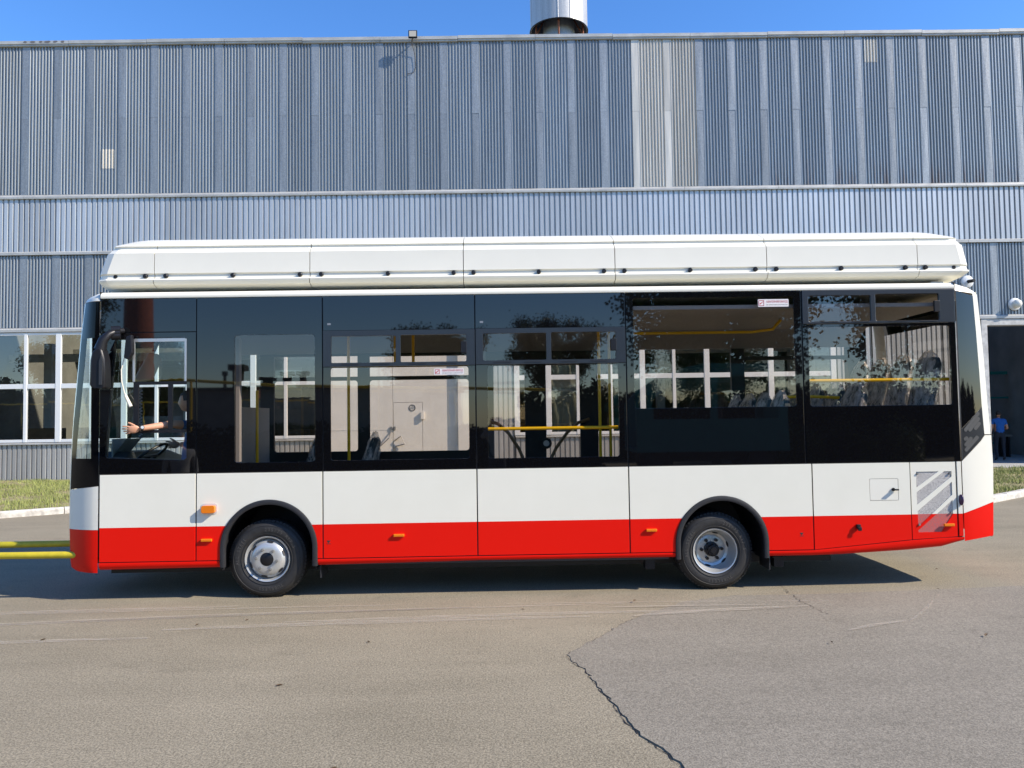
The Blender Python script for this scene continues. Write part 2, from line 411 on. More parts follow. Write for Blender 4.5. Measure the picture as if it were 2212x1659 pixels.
for x0, y0, x1, y1, b, wd in ((-7, -.55, -2.6, -.28, .03, .06), (-3, -1.1, .8, -.92, .05, .07), (-6, -1.0, -.3, -.5, .08, .06), (-5, -.85, 1.3, -.45, .06, .03), (-2, -.92, 2.2, -.78, .05, .05), (-4.5, -.45, -1, -.35, .03, .025), (0, -.4, 3.2, -.5, .03, .02),
                              (1.2, -.95, 2.9, -.72, .03, .05), (3.55, -1.3, 4.15, -.6, -.02, .02), (2.9, -1.55, 3.5, -1.3, .02, .03), (1.0, -.62, 2.6, -.66, .02, .02), (-6, -1.6, -3, -1.35, .05, .05)):
    strip(curve(x0, y0, x1, y1, b), wd, .0125 if x0 > .9 else .0045)
tag(sc.build('tyre_scuffs', m_scuff, fix=False), kind='structure')
# kerbs, verge
def kerb(pts, h, label):
    k = thing('kerb', (*pts[0], 0), None, None); k['kind'] = 'structure'
    for (a, b), (c_, d) in zip(pts, pts[1:]):
        L = math.hypot(c_ - a, d - b); n = max(1, round(L / 1.0)); ang = math.atan2(d - b, c_ - a)
        for i in range(n):
            t0 = i / n; x = lerp(a, c_, t0); y = lerp(b, d, t0); l = L / n - .015
            q = MB(); q.prism([(0, -.05), (0, h - .03), (.03, h), (.14, h), (.14, -.05)], [0, l])
            R_ = Matrix.Rotation(ang + random.uniform(-.012, .012), 3, 'Z')
            q.v = [tuple(R_ @ Vector((vx, vy, vz + random.uniform(-.004, .004))) + Vector((x, y, 0))) for vx, vy, vz in q.v]
            q.build('kerb_stone', m_kerb, k)
KL = [(-16, 2.9), (-9.82, 7.31), (-8.92, 7.95), (-7.6, 8.8), (7.2, 5.6)]
KL = [(-16, 2.9), (-9.82, 7.31), (-8.92, 7.95), (-7.6, 8.8), (-4, 9.2), (0, 9.2)]
KR = [(6.0, 9.2), (7.2, 5.7), (8.4, 6.1), (9.702, 7.10), (11.06, 8.13), (13.4, 10.0), (14.4, 12.5), (14.9, 15.6)]
KR = [(7.6, 5.6), (9.702, 7.10), (11.06, 8.13), (13.8, 10.2), (18, 12.9)]
kerb(KL, .13, ''); kerb(KR, .13, '')
vg = MB()
back = lambda x: 16.2 - .0122 * x - .06
vz = .10
polyL = [(-40, 2.9 + .14)] + [(x, y + .12) for x, y in KL] + [(0, back(0)), (-40, back(-40))]
vg.add([(x, y, vz) for x, y in polyL], [tuple(t) for t in geometry.tessellate_polygon([[Vector((x, y, 0)) for x, y in polyL]])])
polyR = [(7.6, 5.72)] + [(x, y + .12) for x, y in KR] + [(18, 13.6), (15.2, 15.1), (7.6, back(8))]
vg.add([(x, y, vz) for x, y in polyR], [tuple(t) for t in geometry.tessellate_polygon([[Vector((x, y, 0)) for x, y in polyR]])])
tag(vg.build('grass_verge', m_soil, fix=False), kind='structure')
pv = MB(); pv.box(15.0, 24, 14.9, 16.0, -.05, .115); pv.box(15.0, 24, 12.9, 14.9, -.05, .09)
tag(pv.build('door_apron', m_conc), kind='structure')
gb = MB(); v = []; f = []
def blades(x0, x1, y0, y1, n, test):
    for _ in range(n):
        x = random.uniform(x0, x1); y = random.uniform(y0, y1)
        if not test(x, y): continue
        cl = math.sin(x * 2.3 + 1.3 * math.sin(y * 1.7)) * math.sin(y * 1.9 + x)
        if cl < -.35 and random.random() < .7: continue
        a = random.uniform(0, 6.28); h = random.uniform(.03, .09) * (1.2 + .5 * cl); ww = random.uniform(.005, .011)
        dx, dy = math.cos(a) * ww, math.sin(a) * ww; lx, ly = random.uniform(-.05, .05), random.uniform(-.05, .05); i = len(v)
        v.extend([(x - dx, y - dy, .095), (x + dx, y + dy, .095), (x + lx, y + ly, .1 + h)]); f.append((i, i + 1, i + 2))
def left_of(K):
    def t(x, y):
        for (a, b), (c_, d) in zip(K, K[1:]):
            if a <= x <= c_: return y > lerp(b, d, (x - a) / (c_ - a)) + .16
        return False
    return t
blades(-16, -7.4, 6, 16.1, 34000, left_of(KL)); blades(9, 16, 6.4, 15.0, 26000, left_of(KR))
gb.add(v, f); tag(gb.build('grass', m_blade, fix=False), kind='stuff')
# leaves blown about on the asphalt
spots = [(-2.35, -.82, 'leaf just in front of the front wheel'), (-2.75, -.95, 'leaf lying left of the front wheel on a pale scuff'), (-3.9, -1.35, 'leaf below the driver window on the asphalt'), (-4.9, -2.35, 'leaf near the left edge of the asphalt'), (-1.55, -2.6, 'leaf alone on the beige asphalt left of centre'),
         (.2, -.62, 'leaf on the asphalt below the middle of the bus'), (1.3, -.42, 'leaf on the asphalt just left of the rear wheel'), (4.45, -.16, 'leaf at the pointed end of the bus shadow'), (2.6, -1.9, 'leaf on the grey patch below the rear wheel'), (3.9, -1.8, 'leaf on the grey patch beside the short pale scuff'),
         (4.3, -2.7, 'leaf on the grey patch near the right edge'), (-.9, -3.9, 'leaf nearest the bottom edge left of the crack'), (5.05, .9, 'leaf on the asphalt right of the bus tail'), (-1.1, -1.6, 'leaf below the third window on beige asphalt')]
lm = MB(); lm.add([(-.03, 0, .004), (-.01, .014, .012), (.02, .012, .014), (.04, 0, .006), (.015, -.013, .016), (-.012, -.013, .01), (.0, 0, .003)],
                  [(0, 6, 1), (1, 6, 2), (2, 6, 3), (3, 6, 4), (4, 6, 5), (5, 6, 0)])
m_lf = M('dry_leaf', (.09, .055, .025), .8)
lmesh = lm.mesh('fallen_leaf', m_lf, fix=False)
for i, (x, y, lb) in enumerate(spots):
    o = bpy.data.objects.new('fallen_leaf', lmesh); COL.objects.link(o); o.location = (x, y, .018 if x > .6 and y < -.1 else .003)
    o.rotation_euler = (random.uniform(-.2, .2), random.uniform(-.2, .2), random.uniform(0, 6.28)); o.scale = [random.uniform(.4, .8)] * 3
    tag(o, 'small dry brown ' + lb, 'leaf', 'dry leaves scattered on the asphalt')

# ================================================================== FACTORY HALL
hall = thing('factory_hall', (0, 16.2, 0), 'long grey factory hall clad in corrugated metal sheets behind the bus', 'building', rz=R(-.7))
def hb(b, name, mat, parent=None, **k): return b.build(name, mat, parent or hall, local=(parent is None), **k)
def ribs(w_, n, z0, z1, crest, wall, depth):
    """ribbed sheet of width w_: n grooves; returns builder at local origin, facing -y"""
    per = w_ / n; xs = []
    bot = per - crest - 2 * wall
    for i in range(n):
        x = i * per; xs += [(x, 0), (x + crest, 0), (x + crest + wall, depth), (x + crest + wall + bot, depth)]
    xs.append((w_, 0))
    b = MB(); v = []; f = []
    zs = [z0, z1]
    for x, y in xs: v += [(x, y, z0), (x, y, z1)]
    for i in range(len(xs) - 1): f.append((2 * i, 2 * i + 2, 2 * i + 3, 2 * i + 1))
    b.add(v, f); return b
PER = 1.028; X0 = -15.133
up_sheet = {}; 
for nm, mt in (('g', m_galv), ('b', m_beige)):
    up_sheet[nm] = ribs(.80, 8, 9.13, 13.93, .028, .021, .042).mesh('corrugated_sheet', mt, fix=False)
lo_sheet = ribs(.80, 8, 4.88, 7.17, .028, .021, .042).mesh('corrugated_sheet', m_galvlo, fix=False)
def flatm(z0, z1, mt):
    b = MB(); b.add([(0, .004, z0), (.222, .004, z0), (.222, .004, z1), (0, .004, z1), (.1, -.002, (z0 + z1) / 2), (-.0, .02, z0), (0, .02, z1), (.222, .02, z0), (.222, .02, z1)],
                    [(0, 1, 4), (1, 2, 4), (2, 3, 4), (3, 0, 4), (5, 0, 3, 6), (1, 7, 8, 2)]); return b.mesh('flat_strip', mt, fix=False)
fl_lo = flatm(9.12, 11.58, m_flat); fl_hi = flatm(11.585, 13.94, m_flat); fl_lob = flatm(9.12, 11.58, m_beige); fl_hib = flatm(11.585, 13.94, m_beige)
fl_bot = flatm(4.87, 7.18, m_flat)
def inst(me, name, x, y=0, z=0, parent=hall):
    o = bpy.data.objects.new(name, me); COL.objects.link(o); o.parent = parent; o.location = (x, y, z); return o
for k in range(-3, 35):
    x = X0 + k * PER; bg_ = k in (19, 20); dz = random.uniform(-.03, .03)
    inst(fl_lob if bg_ else fl_lo, 'flat_strip', x, random.uniform(0, .006)); inst(fl_hib if bg_ else fl_hi, 'flat_strip', x, random.uniform(-.004, .004))
    o = inst(up_sheet['b' if bg_ else 'g'], 'corrugated_sheet', x + .225, random.uniform(0, .004)); o.rotation_euler.z = random.uniform(-.003, .003)
    inst(fl_bot, 'flat_strip', x, random.uniform(0, .006)); inst(lo_sheet, 'corrugated_sheet', x + .225, random.uniform(0, .004))
for xx, zz, hh, nn in ((-12.622, 9.95, .62, 4), (11.85, 13.1, .74, 4)):            # pale repainted patches
    b = ribs(.4, nn, zz, zz + hh, .028, .021, .042); o = hb(b, 'pale_patch', m_beige, fix=False); o.location = (xx + .07, -.004, 0)
mid = ribs(1.155, 7, 7.30, 9.0, .104, .017, .045).mesh('cladding_sheet', m_clad, fix=False)
for i in range(-2, 33): inst(mid, 'cladding_sheet', -16.3 + i * 1.157, random.uniform(0, .003))
basem = ribs(1.085, 7, .06, 1.2, .104, .015, .04).mesh('cladding_sheet', m_base, fix=False)
for i in range(-2, 11): inst(basem, 'cladding_sheet', -17.6 + i * 1.087, .0)
for i in range(9): inst(basem, 'cladding_sheet', .52 + i * 1.087, .0)
tall = ribs(1.085, 7, .06, 4.72, .104, .015, .04).mesh('cladding_sheet', m_base, fix=False)
for i in range(4): inst(tall, 'cladding_sheet', 10.72 + i * 1.13, .0)
pier = ribs(1.4, 9, .06, 4.72, .104, .015, .04).mesh('cladding_sheet', m_base, fix=False); inst(pier, 'cladding_sheet', -.94, 0)
# ledges and coping
for x in range(-18, 20, 3):
    b = MB(); b.prism([(.06, 9.0), (-.05, 8.985), (-.055, 9.03), (-.05, 9.06), (.0, 9.12), (.06, 9.12)], [x + .004, x + 3 - .004]); hb(b, 'ledge_flashing', m_ledge)
    b = MB(); b.prism([(.06, 7.19), (-.045, 7.19), (-.045, 7.27), (.0, 7.3), (.06, 7.3)], [x + .004, x + 3 - .004]); hb(b, 'ledge_flashing', m_ledge)
    if x < 18: b = MB(); b.prism([(.06, 4.74), (-.06, 4.74), (-.06, 4.82), (.0, 4.87), (.06, 4.87)], [x + .004, x + 3 - .004]); hb(b, 'ledge_flashing', m_ledge)
x = -18.6
while x < 20:
    dz = random.uniform(-.012, .012)
    b = MB(); b.prism([(.5, 14.15), (-.06, 14.10), (-.075, 14.10), (-.075, 14.0), (-.05, 13.99), (-.05, 13.95), (-.03, 13.93), (.5, 13.93)], [x, x + 2.48]); b.v = [(a, q, z + dz) for a, q, z in b.v]
    hb(b, 'coping', m_ledge); x += 2.49
# concrete shell: roof, back and side walls, floor
b = MB()
for x, r_ in ((-15.0, .07), (-14.75, .09), (-14.5, .06), (-14.3, .11), (-14.05, .09), (-13.8, .07)):
    b.add([(x + r_ * math.cos(i) * random.uniform(.7, 1.2), -.0785, 14.055 + .04 * math.sin(i) * random.uniform(.7, 1.1)) for i in range(6)], [tuple(range(6))])
hb(b, 'stain', M('grey_stain', (.13, .12, .12), .8), fix=False)['kind'] = 'stuff'
b = MB(); b.box(-19, 20.2, .5, 1.6, 13.7, 14.0); b.box(-19, 20.2, 9.5, 26, 13.7, 14.0); b.box(-19, 20.2, .2, .6, 4.9, 5.1); b.box(-19, 20.2, 9.5, 26, 4.9, 5.1); hb(b, 'roof', m_hall)  # slabs left open in the middle to let daylight into the hall
b = MB(); b.box(-19, 20.2, 25.8, 26, 0, 13.7); b.box(-19, -18.8, .12, 25.8, 0, 13.7); b.box(20.0, 20.2, .12, 25.8, 0, 13.7)
b.box(-18.8, 20, .07, .2, 4.75, 13.9); b.box(-18.8, -5.7, .07, .2, 0, 1.22); b.box(.5, 10.65, .07, .2, 0, 1.22); b.box(-1.3, .5, .07, .2, 0, 4.75); b.box(10.65, 15.2, .07, .2, 0, 4.75); b.box(19.4, 20, .0, .2, 0, 4.75)
hb(b, 'inner_wall', m_hall)
b = MB(); b.box(-18.8, 20, .2, 25.8, -.1, .1); hb(b, 'hall_floor', m_conc)
for i, x in enumerate((-17.2, -11.9, -6.9, 1.1, 6.1, 11.2)):
    b = MB(); b.box(x - .15, x + .15, 5.0, 5.3, .1, 4.9); hb(b, 'hall_column', m_gate, bevel=.01)
b = MB(); b.box(-18.7, 11.9, 5.05, 5.25, 4.2, 4.5); hb(b, 'hall_beam', m_gate)
# window bands: frames and panes
def winband(edges, thick, z0, zt, z1):
    for i, x in enumerate(edges):
        hw = .085 if i in thick else .05
        b = MB(); b.box(x - hw, x + hw, -.03, .05, z0, z1); hb(b, 'window_mullion', m_pvc, bevel=.006)
    for a, b_ in zip(edges, edges[1:]):
        ha = .085 if edges.index(a) in thick else .05; hbw = .085 if edges.index(b_) in thick else .05
        for q0, q1 in ((z0, z0 + .09), (zt - .075, zt + .075), (z1 - .08, z1)):
            b = MB(); b.box(a + ha, b_ - hbw, -.02, .045, q0, q1); hb(b, 'window_rail', m_pvc, bevel=.006)
        for q0, q1 in ((z0 + .09, zt - .075), (zt + .075, z1 - .08)):
            q = MB(); yy = random.uniform(-.002, .002)
            q.add([(a + ha, .02, q0), (b_ - hbw, .02 + yy, q0), (b_ - hbw, .02 - yy, q1), (a + ha, .02, q1)], [(0, 1, 2, 3)]); hb(q, 'pane', m_bpane, fix=False)
LW = [-18.05 + 1.03 * i for i in range(5)]
LW = [-17.98, -16.95, -15.93, -14.89, -13.86, -12.83, -11.8, -10.78, -9.77, -8.75, -7.74, -6.72, -5.62]
winband(LW, {0, 2, 4, 6, 8, 10, 12}, 1.27, 3.03, 4.72)
RW = [.56, 1.56, 2.52, 3.53, 4.53, 5.53, 6.57, 7.59, 8.6, 9.6, 10.58]
winband(RW, {0, 1, 2, 4, 6, 8, 10}, 1.27, 3.08, 4.72)
b = MB(); b.prism([(.04, 1.2), (-.06, 1.2), (-.06, 1.235), (.04, 1.27)], [-18.6, -5.55]); hb(b, 'window_sill', m_ledge)
b = MB(); b.prism([(.04, 1.2), (-.06, 1.2), (-.06, 1.235), (.04, 1.27)], [.5, 10.65]); hb(b, 'window_sill', m_ledge)
# draped sheet hanging inside one window
b = MB(); v = []; f = []
for j in range(13):
    for i in range(13):
        x = 1.66 + .8 * i / 12; z = 1.4 + 3.0 * j / 12
        v.append((x, .2 + .05 * math.sin(i * 1.3 + j * .9) + .03 * math.sin(j * 2.1), z - .12 * math.sin(math.pi * i / 12)))
for j in range(12):
    for i in range(12): f.append((j * 13 + i, j * 13 + i + 1, j * 13 + i + 14, j * 13 + i + 13))
b.add(v, f); hb(b, 'draped_sheet', M('grey_drape', (.32, .33, .28), .7), smooth=60)
# gate
for a, b_, nm in ((-5.45, -3.365, 'gate_leaf'), (-3.355, -1.31, 'gate_leaf')):
    holes = [rect(-3.345, -2.42, .2, 2.36)] if a > -4 else []
    b = MB(); b.plate(rect(a, b_, .1, 4.5), holes, .03, .09); gl = hb(b, nm, m_gate, bevel=.004)
    if holes:
        b = MB(); b.plate(rect(-3.335, -2.43, .21, 2.35), [], .034, .07); wd = b.build('wicket_door', m_gate, gl, local=True, bevel=.004)
        b = MB(); b.tube([(-3.30, .02, 1.16), (-3.10, -.08, 1.3), (-2.98, -.06, 1.05), (-3.28, .0, .98)], .02, 6); b.box(-3.34, -3.28, .0, .034, .5, .95); b.box(-3.44, -3.38, -.01, .03, 1.5, 1.6); b.box(-3.33, -3.27, -.01, .034, 1.5, 1.6)
        b.build('latch', m_steel, gl, local=True)
        b = MB(); b.box(-2.47, -2.37, -.05, .03, 1.82, 2.05); b.build('bracket', m_gate, gl, local=True)
        b = MB(); b.lathe([(.105, 0), (.105, -.006), (.085, -.006), (.085, 0)], -2.75, 2.18, 24, cy=.03); b.box(-2.83, -2.67, .026, .03, 2.175, 2.185); e_ = b.build('door_sign', m_txt, gl, local=True)
        for tx, tz, ts in (('В', 2.222, .07), ('П-ІІа', 2.138, .045)):
            me = text_mesh(tx, ts, m_txt); me.transform(Matrix.Rotation(R(90), 4, 'X')); me.transform(Matrix.Translation((-2.75, .024, tz)))
            o = bpy.data.objects.new('lettering', me); COL.objects.link(o); o.parent = e_
    else:
        b = MB()
        for z in (1.5, 3.1): b.box(a + .04, b_ - .05, .022, .03, z, z + .02)
        b.build('weld_seam', m_gate, gl, local=True)
        b = MB(); b.tube([(-3.42, .02, 1.45), (-3.46, -.12, 1.25), (-3.75, -.13, .98), (-3.68, -.06, 1.15)], .02, 6); b.build('latch', m_steel, gl, local=True)
b = MB(); b.box(-1.3, -.95, -.10, .06, .06, 4.73); b.box(-5.66, -5.46, -.03, .06, .06, 4.73); b.box(-5.46, -1.3, -.02, .1, 4.5, 4.73); hb(b, 'gate_post', m_gate, bevel=.008)
b = MB()
for z in (.75, 2.3, 4.0): b.box(-1.37, -1.3, -.06, .02, z, z + .22)
hb(b, 'gate_hinge', m_gate, bevel=.005)
# doorway on the right
b = MB(); b.box(15.3, 15.49, -.04, .3, .06, 4.73); b.box(15.49, 19.4, -.03, .3, 4.53, 4.73); b.box(19.3, 19.5, -.04, .3, .06, 4.73); hb(b, 'door_frame', M('grey_white_jamb', (.5, .49, .46), .7, var=.25, vs=6), bevel=.006)
b = MB(); b.box(15.49, 19.3, -.06, .25, 0.0, .125); hb(b, 'threshold', m_conc)
# inside the doorway: teal frame of an unfinished bus, workbench
fr = thing('unfinished_bus', (17.5, 22.5, .1), 'teal welded frame of an unfinished bus standing in the dark hall doorway', 'bus')
b = MB()
for x in (14.6, 15.7, 16.8, 17.9, 19.0, 20.2): b.box(x - .04, x + .04, 21.96, 22.04, .5, 3.3)
b.build('pillar', m_teal, fr)
b = MB()
for z, h in ((3.25, .12), (2.3, .07), (1.2, .07), (.5, .1)): b.box(14.3, 21.5, 21.95, 22.05, z, z + h)
b.build('rail', m_teal, fr)
b = MB(); b.box(16.9, 18.2, 21.9, 21.95, 1.1, 2.95); b.build('door_panel', m_teal, fr)
b = MB(); b.box(17.05, 17.6, 21.88, 21.9, 1.4, 2.8); b.build('door_glass', m_dark, fr)
wb = thing('workbench', (16.2, 19.6, .1), 'low dark workbench with pale boxes beside the man in blue', 'workbench')
b = MB(); b.box(15.4, 19, 20.2, 20.9, .85, .92); b.build('worktop', m_hall, wb)
for x in (15.5, 17.2, 18.9):
    b = MB(); b.box(x - .03, x + .03, 20.25, 20.85, .1, .85); b.build('bench_leg', m_dark, wb)
for x, h in ((15.7, .25), (18.0, .2)):
    b = MB(); b.box(x - .2, x + .2, 20.3, 20.7, .92, .92 + h); o = b.build('parts_box', M('pale_box', (.4, .38, .33), .8), bevel=.01); tag(o, 'pale cardboard box on the dark workbench, ' + ('nearer the door jamb' if x < 16 else 'further into the hall'), 'box')
b = MB(); b.box(18.62, 18.7, 21.2, 21.28, .1, 5.0); tag(b.build('hall_post', m_pvc, bevel=.004), 'thin pale upright post inside the dark doorway', 'post')
rk = random.Random(4); m_cr = [M('crate_' + n_, c_, .7, var=.2) for n_, c_ in (('brown', (.22, .13, .07)), ('green', (.06, .14, .1)), ('grey', (.3, .3, .28)), ('blue', (.06, .12, .2)))]
for i, (x, lb) in enumerate(((-16.2, 'brown crate inside the hall behind the leftmost window panes'), (-14.3, 'green crate inside the hall behind the left windows'), (-12.6, 'grey crate inside the hall window nearest the bus front'), (-9.5, 'blue crate inside the hall seen through the driver window'),
                             (-7.2, 'brown crate inside the hall seen through the second bus window'), (5.0, 'green crate inside the hall seen through the fifth bus window, at its left'), (7.8, 'grey crate inside the hall seen through the fifth bus window'), (9.7, 'brown crate inside the hall seen through the rearmost bus window'))):
    y = 16.2 + 3.2 + rk.uniform(0, 1.2); w_ = rk.uniform(.5, .8); h = rk.uniform(1.2, 2.2); r_ = thing('crate', (x, y, .1), lb, 'crate', 'crates stacked inside the hall')
    b = MB(); b.box(x - w_, x + w_, y - .4, y + .4, .1, .1 + h); b.build('crate_body', m_cr[i % 4], r_, bevel=.015)
    b = MB(); b.box(x - w_ - .02, x + w_ + .02, y - .43, y - .402, .1 + h * .5, .1 + h * .5 + .1); b.build('crate_batten', m_cr[(i + 2) % 4], r_)
# vent stack on the roof
st = thing('vent_stack', (2.5, 37.3, 14.0), 'wide galvanised vent stack with open flared underside on the hall roof', 'chimney')
CX, CY, CR, ZB = 2.50, 21.0, 1.10, 16.66
b = MB(); n = 64
for q in range(1):
    v = []; f = []
    for i in range(n):
        a = 2 * math.pi * i / n; ca, sa = math.cos(a), math.sin(a)
        for r, z in ((CR, ZB), (CR, ZB + 6), (CR - .03, ZB + 6), (CR - .03, ZB)): v.append((CX + r * ca, CY + r * sa, z))
    for i in range(n):
        j = (i + 1) % n
        for q in range(4): f.append((4 * i + q, 4 * j + q, 4 * j + (q + 1) % 4, 4 * i + (q + 1) % 4))
    b.add(v, f)
shell = b.build('stack_shell', m_stack, st, smooth=40)
for a in (-96, -72, -165, -20, 60, 150):
    b = MB(); x, y = CX + CR * math.cos(R(a)), CY + CR * math.sin(R(a)); b.tube([(x, y, ZB), (x, y, ZB + 6)], .018, 6); b.build('stack_seam', m_stack, st)
b = MB(); v = []; f = []
b.tube([(CX + (CR + .012) * math.cos(2 * math.pi * i / 48), CY + (CR + .012) * math.sin(2 * math.pi * i / 48), ZB) for i in range(49)], .022, 6, cap=False); b.build('stack_rim', m_dark, st)
m_rust = M('rusty_steel', (.2, .07, .035), .85, var=.3, vs=10)
b = MB()
for a in (-95, -20, 200, 90):
    x, y = CX + .95 * math.cos(R(a)), CY + .95 * math.sin(R(a)); b.tube([(x, y, 14), (x, y, ZB + .8)], .035, 6); b.tube([(x, y, ZB - .3), (CX + .6 * math.cos(R(a)), CY + .6 * math.sin(R(a)), ZB + .4)], .025, 6)
b.build('stack_support', m_rust, st)
b = MB(); b.tube([(CX, CY, 13.9), (CX, CY, ZB + 1.2)], [.62, .6], 32); b.build('inner_duct', m_galvlo, st, smooth=40)
# floodlight on the coping
fl = thing('floodlight', (-2.57, 16.1, 14.0), 'small square floodlight on a bracket at the top edge of the hall', 'floodlight')
b = MB(); b.box(-2.72, -2.44, 15.86, 15.94, 13.90, 14.14); b.build('lamp_housing', m_black, fl, bevel=.01)
b = MB(); b.box(-2.69, -2.47, 15.85, 15.859, 13.93, 14.11); b.build('lens', M('lamp_lens', (.45, .42, .36), .3), fl)
b = MB(); b.tube([(-2.58, 15.92, 13.95), (-2.62, 16.05, 13.87), (-2.66, 16.2, 13.86)], .025, 8); b.ball((-2.68, 15.98, 13.84), .05); b.build('bracket', m_steel, fl)
b = MB(); b.tube([(-2.62, 16.1, 13.8), (-2.55, 16.19, 13.5), (-2.53, 16.2, 13.1), (-2.60, 16.2, 12.93), (-2.8, 16.2, 12.88)], .009, 6); b.build('cable', m_dark, fl)
for x, z, dark, lb in ((16.4, 5.19, False, 'round white globe lamp on the corrugated wall above the dark doorway'), (14.92, 5.93, True, 'round white wall lamp with black centre beside the rear roof corner of the bus')):
    y = 16.2 - .0122 * x
    l = thing('wall_lamp', (x, y, z), lb, 'lamp', 'round lamps on the hall wall')
    b = MB(); b.lathe([(0, -.06), (.12, -.06), (.19, -.03), (.2, 0), (.2, .02)], x, z, 28, cy=y - .02); b.build('lamp_plate', m_pvc, l, smooth=40)
    b = MB()
    if dark: b.tube([(x, y - .05, z), (x + .05, y - .3, z - .01)], .055, 14); b.build('lamp_head', m_black, l, smooth=40)
    else: b.ball((x, y - .16, z), (.135, .12, .135), 20, 12); b.build('globe', M('opal_glass', (.7, .69, .62), .25), l, smooth=60)

# ================================================================== BUS
bus = thing('bus', (.35, 1.2, 0), 'white city bus with black window band, red skirt and long white roof fairing', 'bus')
TOP, WB = 3.13, 1.305
def arch_cut(xc, cz, r, z0, z1, left=True):
    """points of the arch edge from height z0 to z1 on one side (left or right), going up"""
    pts = []
    n = 14
    for i in range(n + 1):
        z = lerp(z0, z1, i / n)
        dx = r if z <= cz else math.sqrt(max(0, r * r - (z - cz) ** 2))
        pts.append((xc + (-dx if left else dx), z))
    return pts
ARF, ARR = (-2.394, .52, .50), (2.30, .495, .488)
def panel(x0, x1, zb0, zb1, z1, arch=None):
    gp = .0065; x0 += gp; x1 -= gp
    if not arch: return [(x0, zb0), (x1, zb1), (x1, z1), (x0, z1)]
    xc, cz, r = arch
    pts = [(x0, zb0)] + arch_cut(xc, cz, r, zb0, cz, True)[::14] + arc(xc, cz, r, 180, 0, 40)[1:-1] + arch_cut(xc, cz, r, zb1, cz, False)[::14][::-1] + [(x1, zb1), (x1, z1), (x0, z1)]
    return pts
for x0, x1, z0, z1, ar in ((-4.133, -3.14, .408, .408, None), (-3.14, -1.838, .408, .41, ARF), (-1.838, -.243, .41, .413, None), (-.243, 1.338, .413, .412, None), (1.338, 3.262, .411, .411, ARR)):
    b = MB(); b.plate(panel(x0, x1, z0, z1, WB - .006, ar), [], 0, .012); b.build('side_panel', m_two, bus, bevel=.002)
# rear flap with fuel-type door
b = MB(); b.plate(panel(3.262, 4.297, .411, .497, WB - .006), [rrect(3.862, 4.167, .905, 1.135, .012)], 0, .012); flap = b.build('rear_flap', m_two, bus)
b = MB(); b.plate(rrect(3.866, 4.163, .909, 1.131, .01), [], .001, .012); fd = b.build('filler_door', m_white, flap, bevel=.003)
b = MB(); b.tube([(4.11, .002, 1.02), (4.11, -.012, 1.02)], .017, 12); b.box(4.105, 4.15, -.045, -.012, 1.012, 1.026); b.build('lock', m_black, fd)
b = MB(); b.box(3.705, 3.745, -.03, 0, .62, .665); b.box(3.71, 3.75, -.04, -.03, .60, .64); b.build('lock', m_black, flap, bevel=.005)
# grille door
gx0, gx1 = 4.36, 4.737; zt_, zb_ = 1.2, .568
slots = [[(gx0, 1.2), (4.60, 1.2), (gx0, 1.035)], [(4.66, 1.2), (gx1, 1.2), (gx1, 1.145), (gx0, .855), (gx0, .985)], [(gx1, 1.085), (gx1, .96), (gx0, .64), (gx0, .80)][::1],
         [(gx1, .90), (gx1, .755), (4.61, .57), (4.365, .568), (4.365, .59)]]
slots[2] = [(gx1, 1.09), (gx1, .955), (gx0 + .005, .625), (gx0 + .005, .79)]
b = MB(); b.plate(panel(4.297, 4.785, .497, .52, WB - .006), slots, .006, .012); gd = b.build('grille_door', m_two, bus)
def mesh_mat():
    m = bpy.data.materials.new('perforated_mesh'); t, p_ = nodes(m); P = pos(t, (1, 1, .6))
    v_ = t.nodes.new('ShaderNodeTexVoronoi'); v_.inputs['Scale'].default_value = 170; t.links.new(P, v_.inputs['Vector'])
    g_ = t.nodes.new('ShaderNodeNewGeometry'); s_ = t.nodes.new('ShaderNodeSeparateXYZ'); t.links.new(g_.outputs['Position'], s_.inputs[0])
    a_ = t.nodes.new('ShaderNodeMath'); a_.operation = 'GREATER_THAN'; a_.inputs[1].default_value = .757; t.links.new(s_.outputs['Z'], a_.inputs[0])
    base = mix(t, a_.outputs[0], (.55, .10, .09), (.50, .48, .45))
    t.links.new(mix(t, ramp(t, v_.outputs['Distance'], .25, .5), (.17, .16, .155), base), p_.inputs['Base Color']); p_.inputs['Roughness'].default_value = .4
    return m
b = MB(); b.plate(rect(4.33, 4.76, .54, 1.23), [], .0125, .016); b.build('vent_mesh', mesh_mat(), gd)
b = MB()
for x, z in ((4.375, 1.18), (4.72, 1.18), (4.72, .77), (4.375, .65)): b.tube([(x, .02, z), (x, -.004, z)], .011, 10)
b.build('bolt', m_steel, gd)
b = MB(); b.plate(panel(4.785, 4.845, .52, .522, WB - .006), [], .001, .012); b.build('side_panel', m_two, bus, bevel=.003)
b = MB(); b.ball((4.822, -.004, .90), (.022, .035, .058), 14, 10); b.build('rear_marker_lamp', M('dark_lens', (.05, .02, .06), .15), bus, smooth=60)
